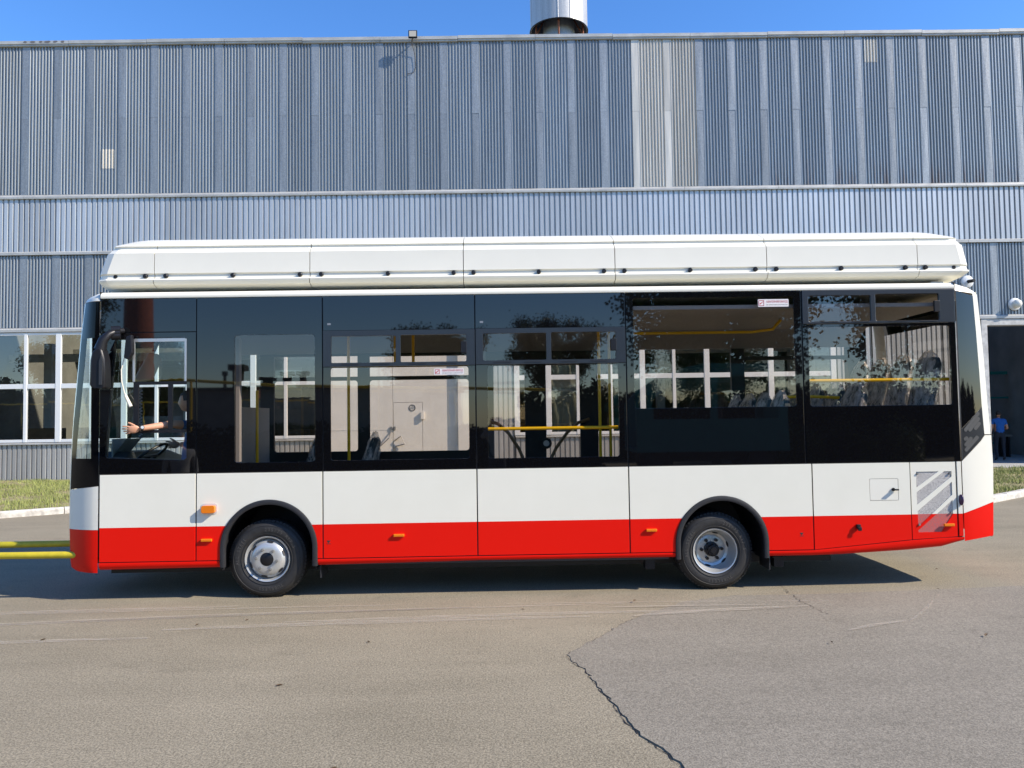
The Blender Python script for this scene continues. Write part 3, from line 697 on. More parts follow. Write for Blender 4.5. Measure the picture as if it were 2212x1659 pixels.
# skirt lip
def skirt(x0, x1, pts):
    b = MB(); xs = []
    v = []; f = []; k = 6
    for x, zt, zb in pts:
        h = zt - zb
        for y, z in ((.002, zt - .003), (.0, zt - .25 * h), (.004, zb + .4 * h), (.018, zb + .12 * h), (.04, zb), (.06, zt)): v.append((x, y, z))
    for i in range(len(pts) - 1):
        for q in range(k): f.append((i * k + q, i * k + (q + 1) % k, (i + 1) * k + (q + 1) % k, (i + 1) * k + q))
    f.append(tuple(range(k))); f.append(tuple((len(pts) - 1) * k + q for q in range(k)))
    b.add(v, f); b.build('skirt', m_redp, bus, smooth=35)
skirt(0, 0, [(-4.13, .402, .325), (-2.896, .402, .332)])
skirt(0, 0, [(-1.892, .404, .336), (-.25, .406, .354), (1.81, .405, .352)])
skirt(0, 0, [(2.79, .405, .346), (3.25, .405, .346), (3.55, .43, .352), (4.25, .488, .385), (4.62, .51, .415), (4.845, .515, .475)])
# wheel arch trims
for xc, cz, r in (ARF, ARR):
    b = MB(); b.lathe([(r - .052, .03), (r - .05, -.012), (r - .03, -.02), (r - .004, -.012), (r + .001, .004)], xc, cz, 40, a0=0, a1=math.pi)
    for sgn in (-1, 1):
        v = []; 
        for z in (cz, .335):
            for rr, y in ((r - .052, .03), (r - .05, -.012), (r - .03, -.02), (r - .004, -.012), (r + .001, .004)): v.append((xc + sgn * rr, y, z))
        b.add(v, [(i, i + 1, i + 6, i + 5) for i in range(4)] + [(5, 6, 7, 8, 9)])
    b.build('wheel_arch', m_rubber, bus, smooth=40, fix=False)
    b = MB(); x0, x1 = xc - r - .03, xc + r + .03                        # wheel well liner
    v = []; f = []
    pth = [(xc - r + .02, .3)] + arc(xc, cz, r - .02, 180, 0, 20) + [(xc + r - .02, .3)]
    for x, z in pth: v += [(x, .02, z), (x, .85, z)]
    for i in range(len(pth) - 1): f.append((2 * i, 2 * i + 2, 2 * i + 3, 2 * i + 1))
    b.add(v, f); b.sheet(pth, .85); b.build('wheel_well', m_dark, bus, fix=False)
# upper frame behind glass: plate with openings
OPEN = {'w1': [(-4.06, 1.47), (-3.24, 1.44), (-3.24, 2.70), (-3.985, 2.70), (-4.0, 2.68)], 'w2': rect(-2.75, -1.91, 1.40, 2.73), 'w3': rect(-1.76, -.31, 1.4, 2.71), 'w4': rect(-.14, 1.26, 1.4, 2.72), 'w5': rect(1.41, 3.135, 1.9, 3.07), 'w6': rect(3.26, 4.79, 1.895, 3.08)}
OPEN['w1'] = [(-4.068, 1.478), (-3.238, 1.442), (-3.238, 2.71), (-3.985, 2.698)]
outer = [(-4.12, .36), (-2.9, .36), (-2.9, .52)] + arc(-2.394, .52, .506, 180, 0, 24) + [(-1.888, .36), (1.806, .36), (1.806, .495)] + arc(2.30, .495, .494, 180, 0, 24) + [(2.794, .36), (3.5, .36), (4.84, .52), (4.84, TOP - .01), (-4.12, TOP - .01)]
b = MB(); b.plate(outer, list(OPEN.values()), .016, .05); b.build('side_frame', m_dark, bus)
def pane(poly, y, mat, parent, name='pane'):
    b = MB(); b.sheet(poly, y); return b.build(name, mat, parent, fix=False)
GP = .005
def window(x0, x1, z0, z1, clear_poly, mat):
    b = MB(); b.plate(rect(x0 + GP, x1 - GP, z0, z1), [clear_poly] if clear_poly else [], 0, .008); o = b.build('window' if clear_poly else 'fascia_panel', m_blk, bus, bevel=.002)
    if clear_poly: pane(clear_poly, .003, mat, o)
    return o
# driver's window
cl = [(-4.068, 1.478), (-3.27, 1.442), (-3.245, 1.465), (-3.243, 2.69), (-3.265, 2.714), (-3.955, 2.70), (-3.985, 2.68), (-4.0, 2.62)]
cl = [(-4.073, 1.50), (-4.05, 1.474), (-3.27, 1.440), (-3.240, 1.465), (-3.243, 2.69), (-3.265, 2.714), (-3.94, 2.706), (-3.975, 2.69), (-4.0, 2.60)]
w1 = MB(); w1.plate(rect(-4.133, -3.14 - GP, WB + .004, 2.768), [cl], 0, .008); w1 = w1.build('window', m_blk, bus, bevel=.002)
tag(w1, 'driver window with sliding lower pane')
# glass of driver's window, leaving the slid-open lower bay open
pane([(-4.073, 1.50), (-4.05, 1.474), (-3.785, 1.463), (-3.785, 2.70), (-3.94, 2.706), (-3.975, 2.69), (-4.0, 2.60)], .003, m_cab, w1)
pane([(-3.785, 2.255), (-3.243, 2.255), (-3.243, 2.69), (-3.265, 2.714), (-3.785, 2.70)], .003, m_cab, w1)
pane([(-3.785, 1.463), (-3.27, 1.440), (-3.240, 1.465), (-3.243, 1.73), (-3.785, 1.73)], .003, m_cab, w1)
pane(rect(-3.39, -3.243, 1.755, 2.235), .003, m_cab, w1)
b = MB()
for x0, x1, z0, z1 in ((-3.785, -3.24, 2.225, 2.258), (-3.785, -3.735, 1.73, 2.225), (-3.43, -3.385, 1.755, 2.225), (-3.785, -3.24, 1.725, 1.757)): b.box(x0, x1, -.006, .02, z0, z1)
b.build('slider_frame', m_black, w1)
b = MB(); b.box(-3.795, -3.775, -.004, .012, 2.258, 2.70); b.box(-3.262, -3.242, -.004, .012, 2.258, 2.70); b.box(-3.775, -3.262, -.004, .012, 2.672, 2.705); b.build('slider_rail', m_chrome, w1)
b = MB()
for x in (-3.62, -3.52, -3.42, -3.30): b.tube([(x, -.006, 1.74), (x, -.012, 1.74)], .008, 8)
b.build('bolt', m_dark, w1)
window(-4.133, -3.14, 2.775, TOP - .006, None, None)
w2 = window(-3.14, -1.834, WB + .004, TOP - .006, rrect(-2.745, -1.916, 1.404, 2.728, .035), m_pane)
def hopper(x0, x1, fx0, fx1, fz0, fz1, panes, clr, topz, z0):
    w_ = MB(); w_.plate(rect(x0 + GP, x1 - GP, WB + .004, fz0 - .003), [clr], 0, .008); w_ = w_.build('window', m_blk, bus, bevel=.002); pane(clr, .003, m_pane, w_)
    b = MB(); b.plate(rect(x0 + GP, x1 - GP, fz0, fz1), [rrect(*q, .012, 2) for q in panes], -.008, .022); fr_ = b.build('vent_frame', m_frame, w_, bevel=.006)
    for q in panes: pane(rrect(*q, .012, 2), .008, m_pane, w_, 'vent_pane')
    px0, px1, pz0, pz1 = panes[-1]
    b = MB(); zz = lerp(pz0, pz1, .52); b.box(px1 - .055, px1 + .005, -.02, .006, zz - .06, zz + .06); b.build('latch', m_black, w_, bevel=.004)
    b = MB()
    for t in (.18, .38, .62, .82):
        x = lerp(x0, x1, t); b.box(x - .09, x + .09, -.012, -.006, fz0 + .018, fz0 + .026)
    b.build('drain_slot', m_dark, w_)
    if topz: 
        fp = window(x0, x1, fz1 + .003, topz, None, None)
        b = MB(); b.box(x0 + .05, x0 + .085, -.002, .0, fz1 + .06, fz1 + .08); b.build('glass_mark', M('etched_mark', (.2, .22, .25), .6) if 'etched_mark' not in bpy.data.materials else bpy.data.materials['etched_mark'], fp)
    return w_
w3 = hopper(-1.834, -.243, -1.8, -.285, 2.385, 2.762, [(-1.746, -1.072, 2.425, 2.703), (-1.023, -.338, 2.425, 2.708)], rrect(-1.752, -.318, 1.412, 2.374, .03), TOP - .006, 0)
w4 = hopper(-.243, 1.336, -.21, 1.284, 2.388, 2.765, [(-.162, .5, 2.43, 2.712), (.552, 1.23, 2.43, 2.717)], rrect(-.12, 1.25, 1.41, 2.378, .03), TOP - .006, 0)
w5 = window(1.338, 3.2, WB + .004, TOP - .006, rrect(1.418, 3.12, 1.905, 3.068, .03), m_pane)
w6 = hopper(3.204, 4.842, 3.22, 4.84, 2.768, TOP - .004, [(3.275, 3.937, 2.795, 3.066), (3.99, 4.666, 2.795, 3.076)], rrect(3.268, 4.775, 1.9, 2.735, .03), None, 0)
def sticker(cx, cz, wd, h, w_):
    b = MB(); b.plate(rrect(cx - wd / 2, cx + wd / 2, cz - h / 2, cz + h / 2, .006, 2), [], -.003, -.0005); s_ = b.build('exit_sticker', m_stk, w_)
    text_on('АВАРІЙНИЙ ВИХІД', .03, m_red, (cx + wd * .12, -.0042, cz + h * .16), 'lettering', s_, wd * .70)
    text_on('ПРИ АВАРІЇ РОЗБИТИ СКЛО МОЛОТКОМ', .014, m_txt, (cx + wd * .12, -.0042, cz - h * .25), 'lettering', s_, wd * .70)
    b = MB(); x = cx - wd * .39; q = h * .36
    for a, b_, c_, d in ((x - q, x + q, cz + q - .004, cz + q), (x - q, x + q, cz - q, cz - q + .004), (x - q, x - q + .004, cz - q, cz + q), (x + q - .004, x + q, cz - q, cz + q)): b.box(a, b_, -.0045, -.0031, c_, d)
    b.plate([(x - .012, cz - .015), (x + .018, cz + .012), (x + .02, cz + .018), (x - .018, cz - .006)], [], -.0045, -.0031); b.build('pictogram', m_red, s_)
sticker(-.52, 2.32, .31, .065, w3); sticker(2.905, 2.998, .325, .08, w5)
# marker lamps
for x, z in ((-3.027, .617), (-1.054, .633), (1.562, .641), (4.68, .643)):
    b = MB(); b.box(x - .055, x + .055, -.024, -.001, z - .014, z + .014); b.build('marker_lamp', m_orange, bus, bevel=.004)
b = MB(); b.plate(rrect(-3.07, -2.935, .896, .972, .018), [], -.05, -.001); b.build('turn_indicator', m_orange, bus, bevel=.012, smooth=50)
b = MB(); b.plate(rrect(-3.085, -2.92, .88, .99, .03), [], -.004, -.0005); b.build('lamp_gasket', M('clear_film', (.6, .6, .58), .2), bus)
for x, z in ((-1.779, .575), (3.133, .571)):
    b = MB(); b.plate([(x - .02, z + .016), (x + .02, z + .016), (x, z - .012)], [], -.0015, -.0003); b.plate(rect(x - .02, x + .02, z - .02, z - .015), [], -.0015, -.0003); b.build('jack_mark', m_txt, bus)
# front end loft
XF = [(.30, -4.44), (.33, -4.50), (.42, -4.515), (.70, -4.525), (1.12, -4.525), (1.66, -4.513), (2.15, -4.473), (2.8, -4.420), (3.1, -4.385)]
def fs(z, s):
    wd = -4.140 - (tab(XF, z) + .03); return (-4.140 - s * wd, .13 * s ** 1.8, z)
def s01(z):
    t = min(1, max(0, (z - 1.47) / (2.72 - 1.47))); return lerp(.235, .34, t), lerp(.80, .60, t)
def cols(z):
    a, b_ = s01(z); return [0, a * .5, a, lerp(a, b_, .5), b_, lerp(b_, 1, .5), 1.0]
def loft(zs, c0, c1, name, mat, parent, zf=None, **k):
    b = MB(); v = []; f = []
    for z in zs:
        cs = cols(z)
        for i in range(c0, c1 + 1):
            zz = zf(z, cs[i]) if zf else z; v.append(fs(zz, cols(zz)[i]))
    n = c1 - c0 + 1
    for j in range(len(zs) - 1):
        for i in range(n - 1): f.append((j * n + i, j * n + i + 1, (j + 1) * n + i + 1, (j + 1) * n + i))
    b.add(v, f); return b.build(name, mat, parent, fix=False, smooth=40, **k)
loft([.30, .315, .34, .40, .55, .735], 0, 6, 'bumper_corner', m_redp, bus)
wb_top = lambda z, s: z if z < 1.0 else lerp(1.185, 1.145, s)
loft([.738, .9, 1.02, 1.17], 0, 6, 'corner_panel', m_white, bus, wb_top)
bl = lambda z, s: z if z > 1.25 else lerp(1.189, 1.149, s)
zq = [1.47, 1.8, 2.1, 2.4, 2.72]
fq = loft([1.19, 1.47], 0, 6, 'quarter_window', m_blk2, bus, bl)
for c0, c1, zz in ((0, 2, zq), (4, 6, zq), (0, 6, [2.72, 2.9, 3.1])): 
    loft(zz, c0, c1, 'glass_border', m_blk2, fq)
loft(zq, 2, 4, 'pane', m_cab, fq)
# windscreen surround and windscreen
def front_strip(zs, u0, u1, name, mat, nn=2, off=0):
    b = MB(); v = []; f = []
    def pt(z, u):
        x0, y0, _ = fs(z, 1.0)
        if u <= 1: return (x0 - .03 * u + off, y0 + .04 * u, z)
        t = (u - 1) / 4; y = lerp(y0 + .04, 2.4 - (y0 + .04), t); q = 2 * t - 1
        return (x0 - .03 - .16 * (1 - q * q), y, z)
    us = [lerp(u0, u1, i / nn) for i in range(nn + 1)]
    for z in zs:
        for u in us: v.append(pt(z, u))
    for j in range(len(zs) - 1):
        for i in range(nn): f.append((j * (nn + 1) + i, j * (nn + 1) + i + 1, (j + 1) * (nn + 1) + i + 1, (j + 1) * (nn + 1) + i))
    b.add(v, f); return b.build(name, mat, bus, fix=False, smooth=40)
front_strip([.738, 1.15, 1.5, 1.9, 2.3, 2.7, 3.1], 0, 1, 'windscreen_surround', m_white)
front_strip([.738, 1.15, 1.5, 1.9, 2.3, 2.7, 3.1], 0, 1, 'surround_lining', m_dark, off=.014)
front_strip([.30, .315, .34, .40, .735], 0, 5, 'front_bumper', m_redp, 12)
front_strip([.738, 1.0, 1.15], 1, 5, 'front_panel', m_white, 12)
front_strip([1.155, 1.5, 2.0, 2.5, 2.85], 1.05, 4.95, 'windscreen', m_cab, 14)
front_strip([2.853, 3.1], 1, 5, 'destination_panel', m_blk, 12)
# roof cap at the front
def shrunk(z, s, k, zz):
    x, y, _ = fs(z, s); return (lerp(x, -4.14, k), y + .25 * k * (1 - s * .3), zz)
b = MB(); v = []; f = []; lv = [(0, 3.105), (.06, 3.135), (.22, 3.165), (.5, 3.19), (.95, 3.205), (1.4, 3.21)]
ss = [0, .15, .3, .45, .6, .75, .88, 1.0]
for k, zz in lv:
    for s_ in ss:
        x, y, _ = fs(3.1, s_); v.append((lerp(x, -4.14, min(1, k * .75)) if s_ > 0 else -4.14, y + .10 * k + (.03 * k if s_ == 0 else 0), zz))
    xx, yy, _ = fs(3.1, 1.0)
    for t in (.2, .5, .8, 1.0):
        q = 2 * t - 1; v.append((lerp(xx - .035 - .13 * (1 - q * q), -4.14, min(1, k * .75)), lerp(yy + .04, 2.4 - yy - .04, t), zz))
nn = len(ss) + 4
for j in range(len(lv) - 1):
    for i in range(nn - 1): f.append((j * nn + i, j * nn + i + 1, (j + 1) * nn + i + 1, (j + 1) * nn + i))
b.add(v, f); b.build('roof_cap', m_white, bus, fix=False, smooth=50)
# roof with cant rail
prof = [(0, 3.13), (-.004, 3.145), (.0, 3.165), (.015, 3.183), (.045, 3.197), (.1, 3.206), (.3, 3.215), (1.2, 3.225), (2.1, 3.215), (2.3, 3.206), (2.36, 3.19), (2.4, 3.13), (2.38, 3.09), (.02, 3.09), (.02, 3.13)]
b = MB(); b.prism(prof, [-4.133, 4.838]); b.build('roof', m_white, bus, smooth=35)
b = MB(); b.box(-4.139, -4.134, .0, 2.3, 3.1, 3.2); b.box(4.839, 4.846, .0, 2.3, 3.1, 3.2); b.build('roof_joint', m_dark, bus)
# rear end
XR = [(.475, 5.16), (.52, 5.183), (.87, 5.197), (1.53, 5.222), (1.6, 5.19), (2.27, 5.163), (3.03, 5.123), (3.1, 5.105)]
def rs(z, s): return (lerp(4.847, tab(XR, z), s), .05 * s ** 1.5, z)
SC = [0, .04, .2, .4, .6, .78, .9, 1.0]
def rloft(name, mat, i0, i1, zfs, parent=bus):
    b = MB(); v = []; f = []; n = i1 - i0 + 1
    for zf in zfs:
        for i in range(i0, i1 + 1): v.append(rs(zf(SC[i]), SC[i]))
    for j in range(len(zfs) - 1):
        for i in range(n - 1): f.append((j * n + i, j * n + i + 1, (j + 1) * n + i + 1, (j + 1) * n + i))
    b.add(v, f); return b.build(name, mat, parent, fix=False, smooth=35)
zb = lambda s: lerp(.472, .516, s); zr = lambda s: lerp(.758, .868, s); dg = lambda s: lerp(1.305, 1.575, min(1, s / .78)); vt = lambda s: lerp(1.63, 1.87, s / .78)
tp = lambda s: 3.105 - .035 * s
b = lambda f, t: (lambda s: lerp(f[0](s), f[1](s), t))
rloft('bumper_corner', m_redp, 0, 7, [zb, lambda s: zb(s) + .02, lambda s: lerp(zb(s), zr(s), .5), zr])
rloft('corner_panel', m_white, 0, 7, [lambda s: zr(s) + .002, lambda s: lerp(zr(s), dg(s), .5), lambda s: dg(s) - .004])
qg = rloft('rear_quarter_glass', m_blk, 1, 5, [lambda s: vt(s) + .003, lambda s: lerp(vt(s), tp(s), .33), lambda s: lerp(vt(s), tp(s), .66), lambda s: tp(s) - .03 * s])
vp = rloft('vent_panel', m_black, 1, 5, [lambda s: dg(s) + .004, lambda s: vt(s)])
rloft('corner_pillar', m_white, 5, 7, [lambda s: dg(s) + .006, lambda s: 1.9, lambda s: 2.3, lambda s: 2.7, tp])
rloft('corner_seal', m_dark, 0, 1, [lambda s: dg(s), lambda s: 2.2, tp])
m_vh = M('vent_gauze', (.05, .05, .048), .6)
for s0, z0, s1, z1 in ((.16, 1.63, .62, 1.80), (.30, 1.63, .62, 1.745), (.50, 1.645, .64, 1.695), (.13, 1.535, .17, 1.545), (.14, 1.475, .30, 1.54), (.14, 1.42, .50, 1.55)):
    bb = MB(); v = []
    for sg, c0, cz, a0 in ((1, s1, z1, -90), (-1, s0, z0, 90)):
        for i in range(7):
            a = R(a0 + 30 * i) + math.atan2(z1 - z0, (s1 - s0) * .34); x, y, z = rs(cz + .019 * math.sin(a), c0 + .019 / .34 * math.cos(a)); v.append((x, y - .003, z))
    bb.add(v, [tuple(range(14))]); bb.build('vent_hole', m_vh, vp, fix=False)
bb = MB(); v = []; f = []
for k, zz in ((0, 3.108), (.10, 3.14), (.3, 3.175), (.6, 3.2), (1.0, 3.215)):
    for s_ in SC:
        x, y, z = rs(3.1, s_); v.append((lerp(x, 4.847, k * .95), y + .12 * k, zz - .035 * s_ * (1 - k)))
    for t in (.3, .7, 1.0): v.append((lerp(5.13, 4.847, k * .95), lerp(.12, 2.28, t), zz - .035 * (1 - k)))
n = len(SC) + 3
for j in range(4):
    for i in range(n - 1): f.append((j * n + i, j * n + i + 1, (j + 1) * n + i + 1, (j + 1) * n + i))
bb.add(v, f); bb.build('roof_cap', m_white, bus, fix=False, smooth=50)
bb = MB(); v = []; f = []
def rear_sheet(name, mat, zs, ts, parent=bus):
    bb = MB(); v = []; f = []; k = len(ts)
    for z in zs:
        for t in ts:
            q = tab([(0, 0), (.03, .025), (.08, .045), (.5, .07), (.92, .045), (.97, .025), (1, 0)], t); v.append((tab(XR, z) + q, lerp(.05, 2.35, t), z))
    for j in range(len(zs) - 1):
        for i in range(k - 1): f.append((j * k + i, j * k + i + 1, (j + 1) * k + i + 1, (j + 1) * k + i))
    bb.add(v, f); return bb.build(name, mat, parent, fix=False, smooth=40)
TT = [0, .03, .08]; TM = [.08, .2, .35, .5, .65, .8, .92]
rf_ = rear_sheet('rear_face', m_two, [.5, .87, 1.55, 1.72], TT + TM[1:] + [.97, 1])
rear_sheet('rear_post', m_white, [1.72, 2.3, 2.85, 3.1], TT); rear_sheet('rear_post', m_white, [1.72, 2.3, 2.85, 3.1], [.92, .97, 1])
rear_sheet('rear_panel', m_blk, [2.85, 3.1], TM); rear_sheet('rear_window', m_pane, [1.72, 2.2, 2.85], TM)
# far side
FAR = [rrect(-4.05, -3.2, .55, 2.78, .04), rrect(-3.02, -1.90, 1.41, 2.36, .04), rect(-3.02, -1.90, 2.41, 2.69), rrect(-1.742, -.41, 1.40, 2.36, .04), rect(-1.742, -.41, 2.41, 2.68),
       rrect(-.077, .345, .55, 2.53, .02), rrect(.627, 1.088, .55, 2.53, .02), rrect(1.33, 1.66, 1.25, 2.53, .02), rrect(1.79, 3.15, 1.6, 2.89, .04), rrect(3.33, 4.72, 1.6, 2.56, .04), rect(3.33, 4.72, 2.61, 2.87)]
bb = MB(); bb.plate([(-4.15, .36), (3.5, .36), (5.0, .52), (5.0, 3.09), (-4.15, 3.09)], FAR, 2.33, 2.38); fw = bb.build('far_side_wall', m_dark, bus)
for q in FAR: pane(q, 2.36, m_pane if q is not FAR[0] else m_cab, fw)
bb = MB(); bb.box(-4.05, -2.96, .055, 2.33, .33, .36); bb.box(-2.96, -1.83, .9, 2.33, .33, .36); bb.box(-1.83, 1.75, .055, 2.33, .33, .36); bb.box(1.75, 2.85, .9, 2.33, .33, .9); bb.box(2.85, 4.8, .06, 2.33, .53, 1.1); bb.box(-4.4, -3.0, .5, 1.3, .36, .85); bb.box(-4.4, -4.0, .4, 2.0, .33, .36); bb.box(4.8, 5.1, .45, 2.0, .55, 1.1); bb.build('bus_floor', m_floor, bus)
bb = MB(); bb.prism([(.06, 2.95), (.06, 2.99), (2.32, 2.99), (2.32, 2.72), (2.29, 2.72), (1.95, 2.94)], [-4.1, 4.83]); bb.build('ceiling', m_grey, bus)
bb = MB(); bb.box(4.95, 5.0, .3, 2.1, .55, 1.7); bb.build('rear_bulkhead', m_grey, bus)
bb = MB(); bb.box(-3.1, -3.04, .9, 2.2, .36, 2.0); bb.box(-3.0, -2.78, .25, .32, 1.4, 2.72); bb.build('cab_partition', m_grey, bus)
bb = MB(); bb.box(-4.2, 3.6, .4, 2.0, .22, .33); bb.box(-2.55, -2.25, .3, 2.1, .3, .5); bb.box(2.15, 2.45, .3, 2.1, .3, .5); bb.build('underbody', m_dark, bus)
# door furniture on the far side
for x0, x1, sg in ((-.02, .34, -1), (.63, 1.02, 1)):
    pts = [(.345 + sg * -.0, 2.25, 1.2)] if 0 else []
    xs = [-.18, -.02, .12, .25, .35] if sg < 0 else [1.2, 1.05, .9, .75, .63]
    zs_ = [1.80, 1.75, 1.62, 1.42, 1.18]
    bb = MB(); bb.tube([(x, 2.22, z) for x, z in zip(xs, zs_)], .022, 8); bb.build('door_rail', M('bronze_rail', (.22, .14, .06), .4) if 'bronze_rail' not in bpy.data.materials else bpy.data.materials['bronze_rail'], fw)
bb = MB(); bb.tube([(.62, 2.3, 1.48), (.62, 2.25, 1.48)], .075, 20); bb.build('door_button', m_dark, fw)
bb = MB(); bb.tube([(.62, 2.249, 1.48), (.62, 2.242, 1.48)], .04, 16); bb.build('button_ring', m_silver, fw)
# yellow rails
def rail(pts, r=.018, nm='handrail'):
    bb = MB(); bb.tube(pts, r, 10); return bb.build(nm, m_yellow, bus, smooth=50)
rail([(-.15, .15, 1.712), (1.26, .15, 1.712)]); rail([(3.3, .15, 2.175), (4.83, .15, 2.175)]); rail([(3.3, .75, 2.02), (3.6, .75, 2.02), (4.0, .8, 2.0)])
for x, y, z1 in ((-1.80, 1.2, 2.95), (1.20, 1.15, 2.95), (1.41, 1.75, 2.95), (-2.92, 1.3, 2.2)): rail([(x, y, .4), (x, y, z1)])
rail([(-2.2, 1.2, 2.47), (-.3, 1.2, 2.47)]); rail([(-1.24, 1.2, 2.47), (-1.24, 1.2, 2.95)]); rail([(-1.03, 1.25, 2.47), (-1.03, 1.25, 2.95)]); rail([(1.45, 1.0, 2.80), (3.0, 1.0, 2.80), (3.25, 1.0, 2.83), (3.35, 1.0, 2.94)])
# seats
bbk = MB(); v = []; f = []
def slab(w_, h, t, lean, top):
    b = MB(); out = rrect(-w_ / 2, w_ / 2, 0, h, .11, 5)
    k = len(out); v = []; f = []
    for d, sc_ in ((-t / 2, .9), (-t / 2 + .02, 1), (t / 2 - .02, 1), (t / 2, .9)):
        for y, z in out:
            zc = h / 2; v.append((d + lean * (z / h), y * sc_, zc + (z - zc) * sc_))
    for j in range(3):
        for i in range(k): f.append((j * k + i, j * k + (i + 1) % k, (j + 1) * k + (i + 1) % k, (j + 1) * k + i))
    f.append(tuple(range(k))); f.append(tuple(3 * k + i for i in range(k))[::-1]); b.add(v, f); return b
def film(w_, h, t, lean, seed):
    rnd = random.Random(seed); b = MB(); v = []; f = []; nu, nv = 26, 14
    for j in range(nv + 1):
        tz = j / nv; z = -.1 + (h + .17) * tz
        cl = 1 if tz < .6 else math.sqrt(max(.02, 1 - ((tz - .6) / .42) ** 2))
        for i in range(nu):
            a = 2 * math.pi * i / nu; r1 = (t / 2 + .055) * (1.35 - .6 * tz + .1 * math.sin(a * 4 + seed)) + rnd.uniform(-.016, .016); r2 = (w_ / 2 + .03) * cl + rnd.uniform(-.016, .016)
            v.append((lean * tz + r1 * math.cos(a) * max(cl, .25), r2 * math.sin(a), z + rnd.uniform(-.012, .012)))
    for j in range(nv):
        for i in range(nu): f.append((j * nu + i, j * nu + (i + 1) % nu, (j + 1) * nu + (i + 1) % nu, (j + 1) * nu + i))
    f.append(tuple(nv * nu + i for i in range(nu))); b.add(v, f); return b
me_back = slab(.43, .72, .09, .16, 0).mesh('backrest', m_seat, 40)
mb_c = MB(); mb_c.plate(rrect(-.24, .22, -.06, .05, .04), [], -.22, .22); me_cush = mb_c.mesh('cushion', m_seat, 40)
mb_p = MB(); mb_p.box(-.15, .12, -.03, .03, -.45, -.06); mb_p.box(-.18, .15, -.15, .15, -.08, -.06); me_ped = mb_p.mesh('passenger_seat', m_dark)
me_film = [film(.43, .72, .09, .16, s_).mesh('plastic_film', m_wrap, 30, fix=False) for s_ in (1, 2, 3)]
mb_f = MB(); v = []; f = []
rnd = random.Random(5)
for j in range(7):
    for i in range(14):
        a = 2 * math.pi * i / 14; q = 1 - (j / 6) ** 2; v.append(((.28 * q + .02) * math.cos(a) + rnd.uniform(-.02, .02), (.26 * q + .02) * math.sin(a) + rnd.uniform(-.02, .02), -.08 + .22 * j / 6 + rnd.uniform(-.015, .015)))
for j in range(6):
    for i in range(14): f.append((j * 14 + i, j * 14 + (i + 1) % 14, (j + 1) * 14 + (i + 1) % 14, (j + 1) * 14 + i))
mb_f.add(v, f); me_cfilm = mb_f.mesh('cushion_film', m_wrap, 30, fix=False)
def seat(x, y, ztop, i):
    z = ztop - .74                                   # height of the cushion top; backrest rises from it
    s_ = bpy.data.objects.new('passenger_seat', me_ped); COL.objects.link(s_); s_.location = (x - .1, y, z); put(s_, bus)
    for me, nm, off in ((me_back, 'backrest', (.12, 0, .0)), (me_cush, 'cushion', (0, 0, 0)), (me_film[i % 3], 'plastic_film', (.12, 0, 0)), (me_cfilm, 'cushion_film', (-.04, 0, .06))):
        o = bpy.data.objects.new(nm, me); COL.objects.link(o); o.parent = s_; o.location = off
i = 0
for y in (.45, .98, 1.52, 2.05):
    seat(4.62, y, 2.45, i); i += 1; seat(2.95, y, 2.03, i); i += 1
for y in (.45, .98, 1.55): seat(3.80, y, 2.14, i); i += 1
for y in (1.52, 2.05): seat(2.15, y, 1.87, i); i += 1
for x, y, zt in ((-1.78, 1.95, 1.62), (-2.5, 1.95, 1.6)): seat(x, y, zt, i); i += 1
# cab
bb = MB(); bb.prism([(.4, 1.0), (.4, 1.45), (.5, 1.52), (1.5, 1.5), (2.2, 1.35), (2.2, 1.0)], [-4.42, lambda y, z: -4.05 if z > 1.2 else -3.95]); bb.build('dashboard', m_dash, bus, bevel=.02)
bb = MB(); bb.add([(-4.20, .45, 1.50), (-4.07, .45, 1.66), (-4.07, .8, 1.66), (-4.20, .8, 1.50)], [(0, 1, 2, 3)]); bb.box(-4.215, -4.205, .42, .83, 1.46, 1.66); bb.build('instrument_display', M('lcd', (.25, .3, .3), .2), bus)
bb = MB(); cxs, cys, czs = -3.92, .66, 1.46
ring = []
for i in range(29):
    a = 2 * math.pi * i / 28; ring.append((cxs + .22 * math.cos(a) * .8, cys + .22 * math.sin(a), czs + .22 * math.cos(a) * .6))
bb.tube(ring, .015, 8, cap=False); bb.tube([(cxs, cys, czs), (-4.2, cys, 1.1)], .025, 8); bb.tube([(cxs, cys - .21, czs), (cxs, cys + .21, czs)], .015, 6); bb.build('steering_wheel', m_black, bus, smooth=40)
bb = MB(); bb.tube([(-3.86, .9, 2.92), (-3.95, .82, 2.64)], .02, 8); bb.build('mirror_arm', m_black, bus)
bb = MB(); out = [(-3.73, 2.30), (-3.55, 2.27), (-3.42, 2.56), (-3.55, 2.63), (-3.70, 2.38)]; bb.plate([(-4.17, 2.33), (-4.11, 2.29), (-3.95, 2.32), (-3.85, 2.56), (-3.90, 2.62), (-4.01, 2.62)], [], .8, .83); bb.build('interior_mirror', M('mirror_back', (.3, .26, .2), .4), bus, bevel=.015)
bb = MB(); coil = [(-4.06 + .018 * math.cos(k * 1.3), .75 + .018 * math.sin(k * 1.3), 1.66 + .55 * k / 70) for k in range(71)]; bb.tube(coil, .006, 5); bb.build('coiled_cord', m_grey, bus)
bb = MB(); bb.box(-3.25, -3.13, .35, .8, 1.15, 2.05); bb.box(-3.6, -3.2, .35, .8, 1.1, 1.22); bb.build('driver_seat', m_seat, bus, bevel=.04)
